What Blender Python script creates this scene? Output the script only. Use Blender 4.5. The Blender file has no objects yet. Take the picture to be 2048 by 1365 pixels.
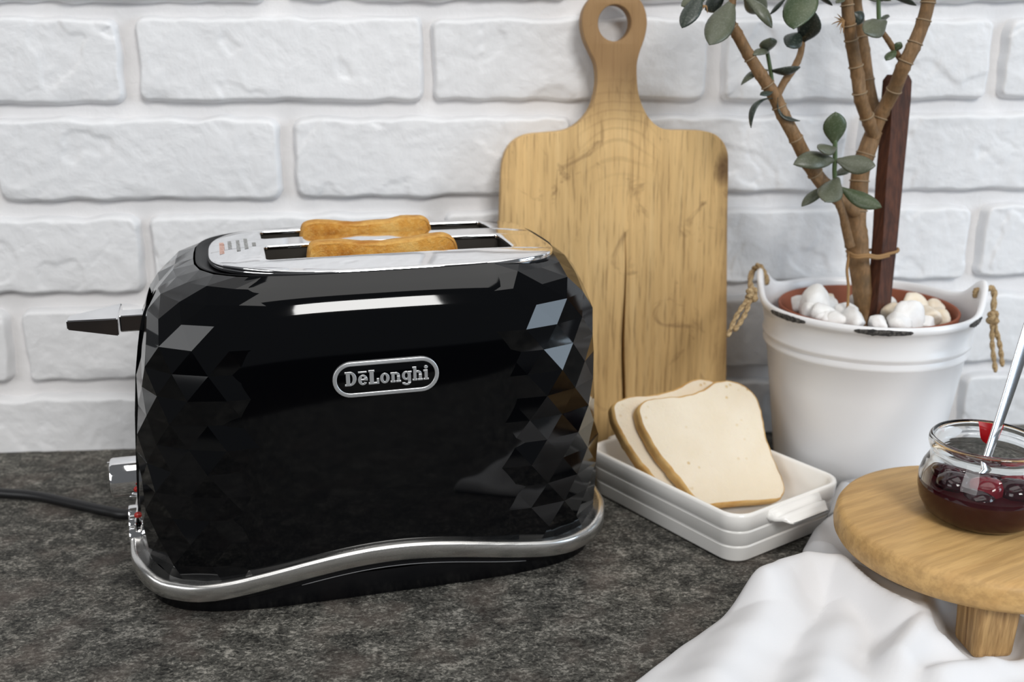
import bpy, bmesh, math, random
from mathutils import Vector, Matrix, noise
R = math.radians
scene = bpy.context.scene
col = scene.collection

# ------------------------------------------------------------------ camera
CAM_H, PITCH, YAW, FPX = 0.31, R(16.5), R(4.2), 2100.0
WALL_Y = 0.772                                   # brick faces
cam_d = bpy.data.cameras.new('camera')
cam = bpy.data.objects.new('camera', cam_d); col.objects.link(cam)
cam_d.sensor_width = 36.0; cam_d.lens = FPX * 36.0 / 2048.0
cam_d.clip_start = 0.01; cam_d.clip_end = 50
cam.location = (0, 0, CAM_H)
cam.rotation_euler = (math.pi/2 - PITCH, 0, -YAW)
cam_d.dof.use_dof = True; cam_d.dof.focus_distance = 0.56; cam_d.dof.aperture_fstop = 8.0
scene.camera = cam

# ------------------------------------------------------------------ world, light, exposure
world = bpy.data.worlds.new('world'); scene.world = world; world.use_nodes = True
bg = world.node_tree.nodes['Background']
bg.inputs[0].default_value = (0.93, 0.96, 1.0, 1); bg.inputs[1].default_value = 0.13

def area(name, loc, target, sx, sy, power, color):
    l = bpy.data.lights.new(name, 'AREA'); l.shape = 'RECTANGLE'; l.size = sx; l.size_y = sy
    l.energy = power; l.color = color
    o = bpy.data.objects.new(name, l); col.objects.link(o); o.location = loc
    o.rotation_euler = (Vector(target) - Vector(loc)).to_track_quat('-Z', 'Y').to_euler()
    return o
area('front_window_light', (0.70, -1.68, 1.70), (0.05, 0.65, 0.1), 0.80, 0.70, 47, (1.0, 0.99, 0.97))
area('ceiling_light', (0.1, 0.15, 1.60), (0.05, 0.45, 0.0), 1.5, 1.0, 10, (1.0, 0.985, 0.96))
area('left_fill_light', (-1.9, -1.15, 1.00), (0.0, 0.65, 0.05), 1.5, 1.3, 21, (0.98, 0.99, 1.0))  # added soft fill from the left, stands for no known window
area('side_window_light', (2.1, -0.35, 0.60), (0.1, 0.6, 0.1), 0.8, 1.3, 22, (0.70, 0.85, 1.0))

vs = scene.view_settings
vs.view_transform = 'Standard'; vs.look = 'None'; vs.gamma = 1.0; vs.use_curve_mapping = False
vs.exposure = -0.13

# ------------------------------------------------------------------ helpers
_F = Vector((math.sin(YAW)*math.cos(PITCH), math.cos(YAW)*math.cos(PITCH), -math.sin(PITCH)))
_R = Vector((math.cos(YAW), -math.sin(YAW), 0)); _U = _R.cross(_F); _C = Vector((0, 0, CAM_H))
def ray(x, y): return _F + _R*((x-1024)/FPX) - _U*((y-682.5)/FPX)
def at(x, y, Y):                                  # photo measurement -> point at depth Y
    d = ray(x, y); return _C + d*(Y/d.y)
def onz(x, y, z=0.0):                             # photo measurement -> point at height z
    d = ray(x, y); return _C + d*((z-CAM_H)/d.z)

def lerp(a, b, t): return a + (b-a)*t
def smooth(t): t = max(0.0, min(1.0, t)); return t*t*(3-2*t)
def interp(x, xs, ys):
    if x <= xs[0]: return ys[0]
    for i in range(len(xs)-1):
        if x <= xs[i+1]: return lerp(ys[i], ys[i+1], (x-xs[i])/(xs[i+1]-xs[i]))
    return ys[-1]

def tag(o, label=None, cat=None, group=None, kind=None):
    if label: o['label'] = label
    if cat: o['category'] = cat
    if group: o['group'] = group
    if kind: o['kind'] = kind
    return o
def empty(name, loc=(0, 0, 0), rz=0.0):
    o = bpy.data.objects.new(name, None); col.objects.link(o); o.empty_display_size = 0.02
    o.location = loc; o.rotation_euler = (0, 0, rz); return o
def shade(me, sm=True):
    me.polygons.foreach_set('use_smooth', [sm]*len(me.polygons))
def link(name, me, mat, parent=None, sm=True):
    if mat is not None:
        me.materials.clear(); me.materials.append(mat)
    shade(me, sm)
    o = bpy.data.objects.new(name, me); col.objects.link(o)
    if parent is not None: o.parent = parent
    return o
def mesh(name, verts, faces, mat, parent=None, sm=True, origin=None):
    """verts are in the parent's space; origin moves a top-level object's origin to that point"""
    if origin is not None: verts = [(v[0]-origin[0], v[1]-origin[1], v[2]-origin[2]) for v in verts]
    me = bpy.data.meshes.new(name); me.from_pydata([tuple(v) for v in verts], [], faces); me.update()
    bm = bmesh.new(); bm.from_mesh(me); bmesh.ops.recalc_face_normals(bm, faces=bm.faces[:]); bm.to_mesh(me); bm.free()
    o = link(name, me, mat, parent, sm)
    if origin is not None: o.location = origin
    return o
def world_child(o, parent):
    """o was built in world coordinates; hang it under parent without moving it"""
    M = Matrix.LocRotScale(parent.location, parent.rotation_euler, parent.scale)
    o.data.transform(M.inverted()); o.parent = parent; return o
def mb(fn):
    bm = bmesh.new(); fn(bm); return bm
def box_bm(bm, c, s, bev=0.0, seg=2, M=None):
    r = bmesh.ops.create_cube(bm, size=1.0)
    vs_ = r['verts']
    for v in vs_: v.co = Vector((v.co.x*s[0], v.co.y*s[1], v.co.z*s[2]))
    if bev > 0:
        es = list({e for v in vs_ for e in v.link_edges})
        rr = bmesh.ops.bevel(bm, geom=es, offset=bev, segments=seg, profile=0.5, affect='EDGES')
        vs_ = list({v for f in rr['faces'] for v in f.verts} | {v for v in vs_ if v.is_valid})
    for v in vs_:
        if M is not None: v.co = M @ v.co
        v.co += Vector(c)
def from_bm(name, bm, mat, parent=None, sm=True):
    bmesh.ops.recalc_face_normals(bm, faces=bm.faces[:])
    me = bpy.data.meshes.new(name); bm.to_mesh(me); bm.free()
    return link(name, me, mat, parent, sm)
def box(name, c, s, mat, parent=None, bev=0.0, M=None, sm=False):
    bm = bmesh.new(); box_bm(bm, c, s, bev, 2, M); return from_bm(name, bm, mat, parent, sm)
def loft(rings, closed=True, cap0=False, cap1=False):
    """rings: list of equal-length point lists"""
    V, Fc = [], []
    n = len(rings[0])
    for r in rings: V += [tuple(p) for p in r]
    for i in range(len(rings)-1):
        for k in range(n if closed else n-1):
            a = i*n+k; b = i*n+(k+1) % n
            Fc.append((a, b, b+n, a+n))
    if cap0: Fc.append(tuple(range(n))[::-1])
    if cap1: Fc.append(tuple((len(rings)-1)*n+k for k in range(n)))
    return V, Fc
def lathe(prof, n=64, c=(0, 0, 0), cap0=True, cap1=False):
    rings = [[(c[0]+r*math.cos(2*math.pi*k/n), c[1]+r*math.sin(2*math.pi*k/n), c[2]+z) for k in range(n)] for r, z in prof]
    return loft(rings, True, cap0, cap1)
def catmull(pts, m=6):
    pts = [Vector(p) for p in pts]
    if len(pts) < 3: return [pts[0].lerp(pts[-1], i/m) for i in range(m+1)]
    out = []
    for i in range(len(pts)-1):
        p0 = pts[max(i-1, 0)]; p1 = pts[i]; p2 = pts[i+1]; p3 = pts[min(i+2, len(pts)-1)]
        for k in range(m):
            t = k/m
            out.append(0.5*((2*p1)+(p2-p0)*t+(2*p0-5*p1+4*p2-p3)*t*t+(3*p1-p0-3*p2+p3)*t*t*t))
    out.append(pts[-1]); return out
def tube(pts, rad, n=10, m=6, bump=None, cap=True):
    """rad: number or list per control point"""
    k = len(pts)
    rl = rad if isinstance(rad, (list, tuple)) else [rad]*k
    P = catmull(pts, m)
    rings = []; prev = None
    for i, p in enumerate(P):
        t = (P[min(i+1, len(P)-1)] - P[max(i-1, 0)]).normalized()
        if prev is None:
            a = Vector((0, 0, 1)) if abs(t.z) < 0.9 else Vector((1, 0, 0))
            nrm = t.cross(a).normalized()
        else:
            nrm = (prev - t*prev.dot(t)).normalized()
        prev = nrm; bi = t.cross(nrm)
        s = i/(len(P)-1)*(k-1); j = min(int(s), k-2)
        r = lerp(rl[j], rl[j+1], s-j)
        if bump: r *= bump(i/(len(P)-1))
        rings.append([p + nrm*(r*math.cos(2*math.pi*q/n)) + bi*(r*math.sin(2*math.pi*q/n)) for q in range(n)])
    return loft(rings, True, cap, cap)
def merge(parts):
    V, Fc = [], []
    for v, f in parts:
        o = len(V); V += list(v); Fc += [tuple(i+o for i in q) for q in f]
    return V, Fc
def curve2d(name, loops, depth, bevel, mat, parent=None, res=3, sm=True):
    """filled flat shape with holes, thickness 2*(depth+bevel), outline kept; in XY"""
    cu = bpy.data.curves.new(name, 'CURVE'); cu.dimensions = '2D'; cu.fill_mode = 'BOTH'
    cu.extrude = depth; cu.bevel_depth = bevel; cu.bevel_resolution = res; cu.offset = -bevel
    for lp in loops:
        sp = cu.splines.new('POLY'); sp.points.add(len(lp)-1); sp.use_cyclic_u = True
        for i, p in enumerate(lp): sp.points[i].co = (p[0], p[1], 0, 1)
    tmp = bpy.data.objects.new('tmp', cu); col.objects.link(tmp)
    bpy.context.view_layer.update()
    dg = bpy.context.evaluated_depsgraph_get()
    me = bpy.data.meshes.new_from_object(tmp.evaluated_get(dg))
    bpy.data.objects.remove(tmp); bpy.data.curves.remove(cu)
    me.name = name
    bm = bmesh.new(); bm.from_mesh(me); bmesh.ops.remove_doubles(bm, verts=bm.verts[:], dist=1e-6)
    bmesh.ops.recalc_face_normals(bm, faces=bm.faces[:]); bm.to_mesh(me); bm.free()
    o = link(name, me, mat, parent, sm)
    if sm: smooth_by_angle(me, 40)
    return o
def smooth_by_angle(me, deg):
    bm = bmesh.new(); bm.from_mesh(me)
    for e in bm.edges:
        e.smooth = not (len(e.link_faces) == 2 and e.calc_face_angle(0) > R(deg))
    for f in bm.faces: f.smooth = True
    bm.to_mesh(me); bm.free()
def fbm(p, o=4): return noise.fractal(p, 1.0, 2.0, o, noise_basis='PERLIN_ORIGINAL')

# ------------------------------------------------------------------ materials
class NT:
    def __init__(s, name):
        s.m = bpy.data.materials.new(name); s.m.use_nodes = True; s.t = s.m.node_tree
        s.b = s.t.nodes['Principled BSDF']
    def n(s, typ, **kw):
        nd = s.t.nodes.new(typ)
        for k, v in kw.items(): setattr(nd, k, v)
        return nd
    def l(s, a, b): s.t.links.new(a, b)
    def set(s, **kw):
        for k, v in kw.items():
            i = s.b.inputs[k.replace('_', ' ')]
            i.default_value = (*v, 1) if isinstance(v, tuple) and len(v) == 3 else v
        return s
    def coord(s, scale=(1, 1, 1), loc=(0, 0, 0), kind='Object'):
        tc = s.n('ShaderNodeTexCoord'); mp = s.n('ShaderNodeMapping')
        mp.inputs['Scale'].default_value = scale; mp.inputs['Location'].default_value = loc
        s.l(tc.outputs[kind], mp.inputs['Vector']); return mp.outputs[0]
    def noise(s, vec, scale, detail=4, rough=0.5, dist=0.0):
        nd = s.n('ShaderNodeTexNoise'); s.l(vec, nd.inputs['Vector'])
        nd.inputs['Scale'].default_value = scale; nd.inputs['Detail'].default_value = detail
        nd.inputs['Roughness'].default_value = rough; nd.inputs['Distortion'].default_value = dist
        return nd.outputs[0]
    def ramp(s, fac, stops):
        nd = s.n('ShaderNodeValToRGB'); s.l(fac, nd.inputs[0]); e = nd.color_ramp.elements
        while len(e) < len(stops): e.new(0.5)
        for i, (p, c) in enumerate(stops): e[i].position = p; e[i].color = (*c, 1) if len(c) == 3 else c
        return nd.outputs[0]
    def mix(s, fac, a, b, mode='MIX'):
        nd = s.n('ShaderNodeMix', data_type='RGBA', blend_type=mode)
        for sock, v in ((nd.inputs[0], fac), (nd.inputs[6], a), (nd.inputs[7], b)):
            if isinstance(v, (int, float)): sock.default_value = v
            elif isinstance(v, tuple): sock.default_value = (*v, 1)
            else: s.l(v, sock)
        return nd.outputs[2]
    def math(s, op, a, b=0.0):
        nd = s.n('ShaderNodeMath', operation=op)
        for sock, v in ((nd.inputs[0], a), (nd.inputs[1], b)):
            if isinstance(v, (int, float)): sock.default_value = v
            else: s.l(v, sock)
        return nd.outputs[0]
    def color(s, c): s.l(c, s.b.inputs['Base Color'])
    def rough(s, c): s.l(c, s.b.inputs['Roughness'])
    def bump(s, h, dist, strength=1.0):
        nd = s.n('ShaderNodeBump'); nd.inputs['Distance'].default_value = dist
        nd.inputs['Strength'].default_value = strength
        s.l(h, nd.inputs['Height']); s.l(nd.outputs[0], s.b.inputs['Normal'])

def plain(name, c, rough=0.5, metal=0.0, **kw):
    return NT(name).set(Base_Color=c, Roughness=rough, Metallic=metal, **kw).m

def m_paint(name, base, seed):
    t = NT(name); v = t.coord(kind='Object', loc=(seed, seed*0.7, 0))
    n1 = t.noise(v, 38, 5, 0.6, 0.6); n2 = t.noise(v, 260, 3, 0.6); n3 = t.noise(v, 14, 3)
    t.color(t.ramp(n3, [(0.3, tuple(x*0.94 for x in base)), (0.7, base)]))
    h = t.math('ADD', t.math('MULTIPLY', n1, 1.0), t.math('MULTIPLY', n2, 0.22))
    t.bump(h, 0.0022, 0.55); t.set(Roughness=0.5); return t.m
M_BRICK = m_paint('white_painted_brick', (0.80, 0.80, 0.81), 0.0)
M_MORTAR = m_paint('white_painted_mortar', (0.80, 0.785, 0.785), 3.1)

def m_counter():
    t = NT('speckled_stone_laminate'); v = t.coord(); ve = t.coord(scale=(1.0, 1.35, 1.0))
    big = t.noise(v, 8, 4, 0.55, 0.4); clump = t.noise(ve, 62, 5, 0.62, 0.8)
    fleck = t.noise(ve, 400, 5, 0.72, 0.8); fine = t.noise(v, 900, 3, 0.7)
    f2 = t.math('ADD', t.math('MULTIPLY', fleck, 0.64), t.math('MULTIPLY', clump, 0.36))
    c = t.ramp(f2, [(0.39, (0.008, 0.008, 0.008)), (0.465, (0.045, 0.044, 0.040)), (0.525, (0.098, 0.095, 0.085)), (0.61, (0.31, 0.295, 0.265))])
    c = t.mix(t.ramp(fine, [(0.45, (0, 0, 0)), (0.75, (0.3, 0.3, 0.3))]), c, (0.14, 0.134, 0.12))
    c = t.mix(t.ramp(t.noise(v, 26, 3, 0.6), [(0.5, (0, 0, 0)), (0.7, (0.45, 0.45, 0.45))]), c, (0.115, 0.090, 0.078))
    c = t.mix(0.8, c, t.ramp(big, [(0.3, (0.72, 0.72, 0.72)), (0.7, (1.2, 1.18, 1.14))]), 'MULTIPLY')
    t.color(c); t.rough(t.ramp(fleck, [(0.3, (0.55,)*3), (0.7, (0.7,)*3)]))
    t.bump(t.math('ADD', fleck, fine), 0.0005, 0.35); t.set(Specular_IOR_Level=0.12); return t.m
M_COUNTER = m_counter()

M_BLACK = NT('black_gloss').set(Base_Color=(0.0007, 0.0009, 0.0014), Roughness=0.05, Specular_IOR_Level=0.42).m
M_BLACKPLASTIC = NT('black_plastic').set(Base_Color=(0.004, 0.004, 0.005), Roughness=0.28, Specular_IOR_Level=0.35).m
M_CHROME = NT('chrome').set(Base_Color=(0.90, 0.90, 0.91), Metallic=1.0, Roughness=0.06).m
def m_brushed():
    t = NT('brushed_steel').set(Base_Color=(0.70, 0.69, 0.67), Metallic=1.0)
    v = t.coord(scale=(1, 1, 12)); n = t.noise(v, 60, 3)
    t.rough(t.ramp(n, [(0.3, (0.24,)*3), (0.7, (0.32,)*3)])); return t.m
M_BRUSHED = m_brushed()
M_SATIN = NT('satin_silver').set(Base_Color=(0.62, 0.63, 0.64), Metallic=0.75, Roughness=0.33).m
M_EDGE_HIGHLIGHT = NT('painted_edge_highlight').set(Base_Color=(0.16, 0.16, 0.165), Metallic=0.5, Roughness=0.45).m  # grey for the painted highlight line on the toaster base
M_DARKMETAL = NT('dark_slot_metal').set(Base_Color=(0.045, 0.040, 0.034), Metallic=0.3, Roughness=0.5, Specular_IOR_Level=0.3).m
M_RED = plain('red_lamp', (0.35, 0.015, 0.01), 0.25)
M_PRINT_RED = plain('red_print', (0.62, 0.36, 0.28), 0.5)
M_PRINT_GREY = plain('grey_print', (0.30, 0.30, 0.29), 0.5)
M_CABLE = NT('black_rubber').set(Base_Color=(0.006, 0.006, 0.007), Roughness=0.42).m

def m_toast():
    t = NT('toasted_bread'); v = t.coord()
    n = t.noise(v, 55, 4, 0.6, 0.3); f = t.noise(v, 420, 4, 0.7)
    c = t.ramp(n, [(0.28, (0.70, 0.43, 0.13)), (0.46, (0.60, 0.29, 0.055)), (0.6, (0.46, 0.18, 0.025)), (0.78, (0.28, 0.085, 0.012))])
    c = t.mix(t.ramp(f, [(0.45, (0, 0, 0)), (0.75, (0.45,)*3)]), c, (0.72, 0.47, 0.17))
    t.color(c); t.set(Roughness=0.85, Specular_IOR_Level=0.2); t.bump(f, 0.0012, 0.8); return t.m
M_TOAST = m_toast()
def m_toastcrust():
    t = NT('toast_crust'); v = t.coord(); n = t.noise(v, 90, 4, 0.65)
    t.color(t.ramp(n, [(0.35, (0.62, 0.36, 0.10)), (0.65, (0.40, 0.16, 0.025))]))
    t.set(Roughness=0.8, Specular_IOR_Level=0.25); t.bump(t.noise(v, 380, 3), 0.0008, 0.7); return t.m
M_TOASTCRUST = m_toastcrust()
def m_crumb():
    t = NT('white_bread_crumb'); v = t.coord()
    f = t.noise(v, 330, 4, 0.65); n = t.noise(v, 35, 3)
    vo = t.n('ShaderNodeTexVoronoi'); t.l(v, vo.inputs['Vector']); vo.inputs['Scale'].default_value = 150
    pore = t.ramp(vo.outputs[0], [(0.06, (0, 0, 0)), (0.22, (1, 1, 1))])
    sp = t.ramp(t.noise(v, 75, 2), [(0.56, (1, 1, 1)), (0.66, (0, 0, 0))])
    pore = t.mix(sp, pore, (1, 1, 1))
    c = t.ramp(n, [(0.3, (0.72, 0.62, 0.47)), (0.7, (0.76, 0.67, 0.535))])
    c = t.mix(pore, (0.62, 0.45, 0.22), c)
    t.color(c); t.set(Roughness=0.9, Specular_IOR_Level=0.15)
    t.b.inputs['Subsurface Weight'].default_value = 0.12; t.b.inputs['Subsurface Radius'].default_value = (0.006, 0.004, 0.002)
    t.b.inputs['Subsurface Scale'].default_value = 0.5
    t.bump(t.math('ADD', f, t.math('MULTIPLY', pore, 0.8)), 0.0009, 0.7); return t.m
M_CRUMB = m_crumb()
def m_crust():
    t = NT('golden_crust'); v = t.coord(); n = t.noise(v, 60, 4, 0.6)
    t.color(t.ramp(n, [(0.35, (0.72, 0.48, 0.20)), (0.65, (0.58, 0.32, 0.10))]))
    t.set(Roughness=0.7, Specular_IOR_Level=0.25); t.bump(t.noise(v, 300, 3), 0.0006, 0.6); return t.m
M_CRUST = m_crust()

def m_wood(name, light, dark, grain, stain=0.0, axis='Z', rough=0.55, ring=7.0):
    t = NT(name)
    sc = {'Z': (1, 1, 0.07), 'X': (0.09, 1, 1), 'Y': (1, 0.09, 1)}[axis]
    v = t.coord(scale=sc); vo = t.coord()
    wob = t.noise(vo, ring, 3, 0.5)
    n1 = t.noise(v, grain, 5, 0.62, 1.2); n2 = t.noise(v, grain*5, 3, 0.6)
    c = t.ramp(n1, [(0.3, dark), (0.52, light), (0.8, tuple(min(1, x*1.12) for x in light))])
    c = t.mix(t.ramp(n2, [(0.38, (0.5,)*3), (0.6, (0, 0, 0))]), c, tuple(x*0.62 for x in dark))
    c = t.mix(0.6, c, t.ramp(wob, [(0.3, (0.78, 0.74, 0.70)), (0.7, (1.12, 1.1, 1.08))]), 'MULTIPLY')
    if stain:
        st = t.noise(vo, 24, 4, 0.6, 0.8)
        c = t.mix(t.ramp(st, [(0.62, (0, 0, 0)), (0.78, (stain,)*3)]), c, (0.09, 0.045, 0.02))
    t.color(c); t.set(Roughness=rough, Specular_IOR_Level=0.3)
    t.bump(t.math('ADD', n1, n2), 0.0006, 0.5); return t.m
M_STAND = m_wood('mango_wood', (0.64, 0.41, 0.17), (0.57, 0.345, 0.135), 45, 0.0, 'X', 0.5)
M_STANDLEG = m_wood('mango_wood_leg', (0.52, 0.335, 0.15), (0.22, 0.11, 0.04), 90, 0.0, 'Z', 0.5)
M_STAKE = m_wood('dark_stake_wood', (0.095, 0.033, 0.016), (0.03, 0.011, 0.007), 110, 0.0, 'Z', 0.6)

def m_board():
    t = NT('old_board_wood')                      # board lies in its local XY plane, grain along Y
    v = t.coord(scale=(1, 0.045, 1)); vo = t.coord(); vl = t.coord(scale=(1, 0.22, 1))
    warp = t.noise(vo, 9, 2)
    sep = t.n('ShaderNodeSeparateXYZ'); t.l(t.coord(), sep.inputs[0])
    # growth-ring bands that curve round the handle's root
    ringc = t.math('ADD', t.math('MULTIPLY', sep.outputs[0], 1.0), t.math('MULTIPLY', warp, 0.05))
    wv = t.n('ShaderNodeTexWave', wave_type='BANDS', bands_direction='X'); t.l(vl, wv.inputs['Vector'])
    wv.inputs['Scale'].default_value = 55; wv.inputs['Distortion'].default_value = 7.0
    wv.inputs['Detail'].default_value = 3; wv.inputs['Detail Scale'].default_value = 0.35
    n1 = t.noise(v, 130, 5, 0.65, 0.6); n2 = t.noise(v, 600, 3, 0.6); big = t.noise(vl, 16, 4, 0.6, 0.5)
    c = t.ramp(n1, [(0.25, (0.52, 0.345, 0.155)), (0.5, (0.70, 0.47, 0.21)), (0.78, (0.76, 0.54, 0.265))])
    c = t.mix(0.12, c, t.ramp(wv.outputs[0], [(0.2, (0.26, 0.15, 0.06)), (0.55, (0.55, 0.37, 0.17))]))
    c = t.mix(t.ramp(n2, [(0.34, (0.5,)*3), (0.46, (0, 0, 0))]), c, (0.22, 0.13, 0.055))
    c = t.mix(0.75, c, t.ramp(big, [(0.3, (0.66, 0.62, 0.56)), (0.5, (1, 1, 1)), (0.72, (1.2, 1.16, 1.12))]), 'MULTIPLY')
    cat = t.math('ADD', t.math('ADD', sep.outputs[1], t.math('MULTIPLY', t.math('MULTIPLY', sep.outputs[0], sep.outputs[0]), 16.0)), t.math('MULTIPLY', warp, 0.06))
    arcs = t.math('SINE', t.math('MULTIPLY', cat, 760.0))
    am = t.math('MULTIPLY', t.ramp(t.math('ABSOLUTE', sep.outputs[0]), [(0.012, (1, 1, 1)), (0.036, (0, 0, 0))]), t.ramp(sep.outputs[1], [(0.195, (0, 0, 0)), (0.225, (1, 1, 1)), (0.27, (1, 1, 1)), (0.285, (0, 0, 0))]))
    c = t.mix(t.math('MULTIPLY', t.math('MULTIPLY', t.ramp(arcs, [(0.5, (0, 0, 0)), (0.95, (1, 1, 1))]), am), 0.22), c, (0.24, 0.135, 0.055))
    # darker worn upper handle and edge stains
    hy = t.ramp(t.math('ADD', sep.outputs[1], t.math('MULTIPLY', warp, 0.05)), [(0.262, (0, 0, 0)), (0.31, (0.85,)*3)])
    c = t.mix(hy, c, (0.27, 0.155, 0.072))
    st = t.noise(vo, 30, 4, 0.65, 1.0)
    c = t.mix(t.ramp(st, [(0.60, (0, 0, 0)), (0.74, (0.75,)*3)]), c, (0.13, 0.065, 0.028))
    ex = t.ramp(t.math('ADD', t.math('ABSOLUTE', sep.outputs[0]), t.math('MULTIPLY', st, 0.018)), [(0.083, (0, 0, 0)), (0.098, (0.55,)*3)])
    c = t.mix(ex, c, (0.22, 0.125, 0.055))
    # burnt knot near the upper right corner
    kx = t.math('MULTIPLY', t.math('ADD', sep.outputs[0], -0.077), 95.0); ky = t.math('MULTIPLY', t.math('ADD', sep.outputs[1], -0.213), 46.0)
    rr = t.math('ADD', t.math('ADD', t.math('MULTIPLY', kx, kx), t.math('MULTIPLY', ky, ky)), t.math('MULTIPLY', st, 1.0))
    c = t.mix(t.ramp(rr, [(0.45, (0.85,)*3), (1.0, (0, 0, 0))]), c, (0.07, 0.025, 0.014))
    t.color(c); t.set(Roughness=0.6, Specular_IOR_Level=0.25)
    t.bump(t.math('ADD', n1, n2), 0.0007, 0.6); return t.m
M_BOARD = m_board()

M_CERAMIC = NT('white_glazed_ceramic').set(Base_Color=(0.87, 0.855, 0.825), Roughness=0.16, Specular_IOR_Level=0.5).m
M_ENAMEL = NT('white_enamel').set(Base_Color=(0.80, 0.795, 0.80), Roughness=0.28, Specular_IOR_Level=0.5).m
def m_chip():
    t = NT('chipped_black_iron'); v = t.coord(); n = t.noise(v, 420, 3)
    t.color(t.ramp(n, [(0.42, (0.018, 0.016, 0.015)), (0.68, (0.12, 0.11, 0.10))])); t.set(Roughness=0.8); return t.m
M_CHIP = m_chip()
M_TERRACOTTA = plain('terracotta', (0.26, 0.075, 0.035), 0.75)
M_SOIL = plain('dark_soil', (0.02, 0.014, 0.01), 0.95)
def m_stone(name, a, b):
    t = NT(name); v = t.coord(); n = t.noise(v, 90, 4, 0.6)
    t.color(t.ramp(n, [(0.35, a), (0.65, b)])); t.set(Roughness=0.5); t.bump(t.noise(v, 240, 3), 0.0008, 0.5); return t.m
M_STONE = m_stone('white_pebble', (0.76, 0.745, 0.72), (0.84, 0.835, 0.83))
M_STONE2 = m_stone('cream_pebble', (0.74, 0.62, 0.46), (0.80, 0.74, 0.64))
def m_rope():
    t = NT('jute_rope'); v = t.coord(); w = t.noise(v, 500, 3, 0.6)
    t.color(t.ramp(w, [(0.3, (0.26, 0.17, 0.085)), (0.7, (0.50, 0.37, 0.21))])); t.set(Roughness=0.9, Specular_IOR_Level=0.1)
    t.bump(w, 0.001, 0.8); return t.m
M_ROPE = m_rope()
M_TWINE = plain('brown_twine', (0.30, 0.17, 0.07), 0.9)
def m_bark():
    t = NT('succulent_bark'); v = t.coord(); vz = t.coord(scale=(1, 1, 0.3))
    n = t.noise(v, 48, 4, 0.6); f = t.noise(vz, 420, 4, 0.65)
    sep = t.n('ShaderNodeSeparateXYZ'); t.l(t.coord(), sep.inputs[0])
    c = t.ramp(n, [(0.3, (0.135, 0.085, 0.042)), (0.5, (0.25, 0.140, 0.062)), (0.68, (0.31, 0.195, 0.105))])
    c = t.mix(t.ramp(f, [(0.4, (0.55,)*3), (0.62, (0, 0, 0))]), c, (0.11, 0.065, 0.03))
    gr = t.ramp(t.math('ADD', sep.outputs[2], t.math('MULTIPLY', n, 0.1)), [(0.0, (0, 0, 0)), (0.255, (0, 0, 0)), (0.29, (0.55,)*3)])
    c = t.mix(gr, c, (0.09, 0.105, 0.055))
    t.color(c); t.set(Roughness=0.62, Specular_IOR_Level=0.3); t.bump(t.math('ADD', n, f), 0.0012, 0.5); return t.m
M_BARK = m_bark()
M_NODE = plain('leaf_scar_ring', (0.27, 0.19, 0.11), 0.7)
def m_leaf(name, a, b):
    t = NT(name); v = t.coord(); n = t.noise(v, 60, 3, 0.5); f = t.noise(v, 900, 2)
    c = t.ramp(n, [(0.3, a), (0.7, b)]); c = t.mix(t.ramp(f, [(0.5, (0, 0, 0)), (0.7, (0.25,)*3)]), c, (0.22, 0.24, 0.19))
    t.color(c); t.set(Roughness=0.36, Specular_IOR_Level=0.45); return t.m
M_LEAF = m_leaf('grey_green_leaf', (0.066, 0.073, 0.045), (0.115, 0.122, 0.082))
M_LEAFDARK = m_leaf('dark_green_leaf', (0.016, 0.024, 0.019), (0.034, 0.044, 0.034))
M_LEAFGREEN = m_leaf('bright_green_leaf', (0.034, 0.060, 0.022), (0.085, 0.105, 0.055))
M_SPROUT = plain('green_stem', (0.075, 0.115, 0.045), 0.45)
M_GLASS = NT('clear_glass').set(Base_Color=(0.97, 0.985, 0.98), Roughness=0.0, Transmission_Weight=1.0, IOR=1.45).m
M_JAM = NT('dark_cherry_syrup').set(Base_Color=(0.045, 0.003, 0.006), Roughness=0.35, Specular_IOR_Level=0.05).m
M_CHERRY = NT('preserved_cherry').set(Base_Color=(0.030, 0.002, 0.006), Roughness=0.09, Specular_IOR_Level=0.6).m
M_CHERRYRED = NT('bright_red_cherry').set(Base_Color=(0.20, 0.008, 0.018), Roughness=0.12, Specular_IOR_Level=0.6).m
M_SMEAR = NT('red_jam_smear').set(Base_Color=(0.62, 0.012, 0.018), Roughness=0.15).m
M_SPOON = NT('spoon_steel').set(Base_Color=(0.72, 0.73, 0.75), Metallic=1.0, Roughness=0.2).m
def m_cloth():
    t = NT('white_cotton'); v = t.coord()
    t.set(Base_Color=(0.70, 0.695, 0.705), Roughness=0.9, Specular_IOR_Level=0.15)
    t.b.inputs['Sheen Weight'].default_value = 0.15
    t.bump(t.noise(v, 1500, 2), 0.0002, 0.3); return t.m
M_CLOTH = m_cloth()
M_FLOOR = m_wood('dark_room_floor', (0.10, 0.07, 0.05), (0.06, 0.04, 0.03), 8, 0.0, 'Y', 0.6)

# ------------------------------------------------------------------ the setting: floor, brick wall, counter
tag(mesh('floor', [(-4, -5, -0.9), (4, -5, -0.9), (4, 0.86, -0.9), (-4, 0.86, -0.9)], [(0, 1, 2, 3)], M_FLOOR), kind='structure')

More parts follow.
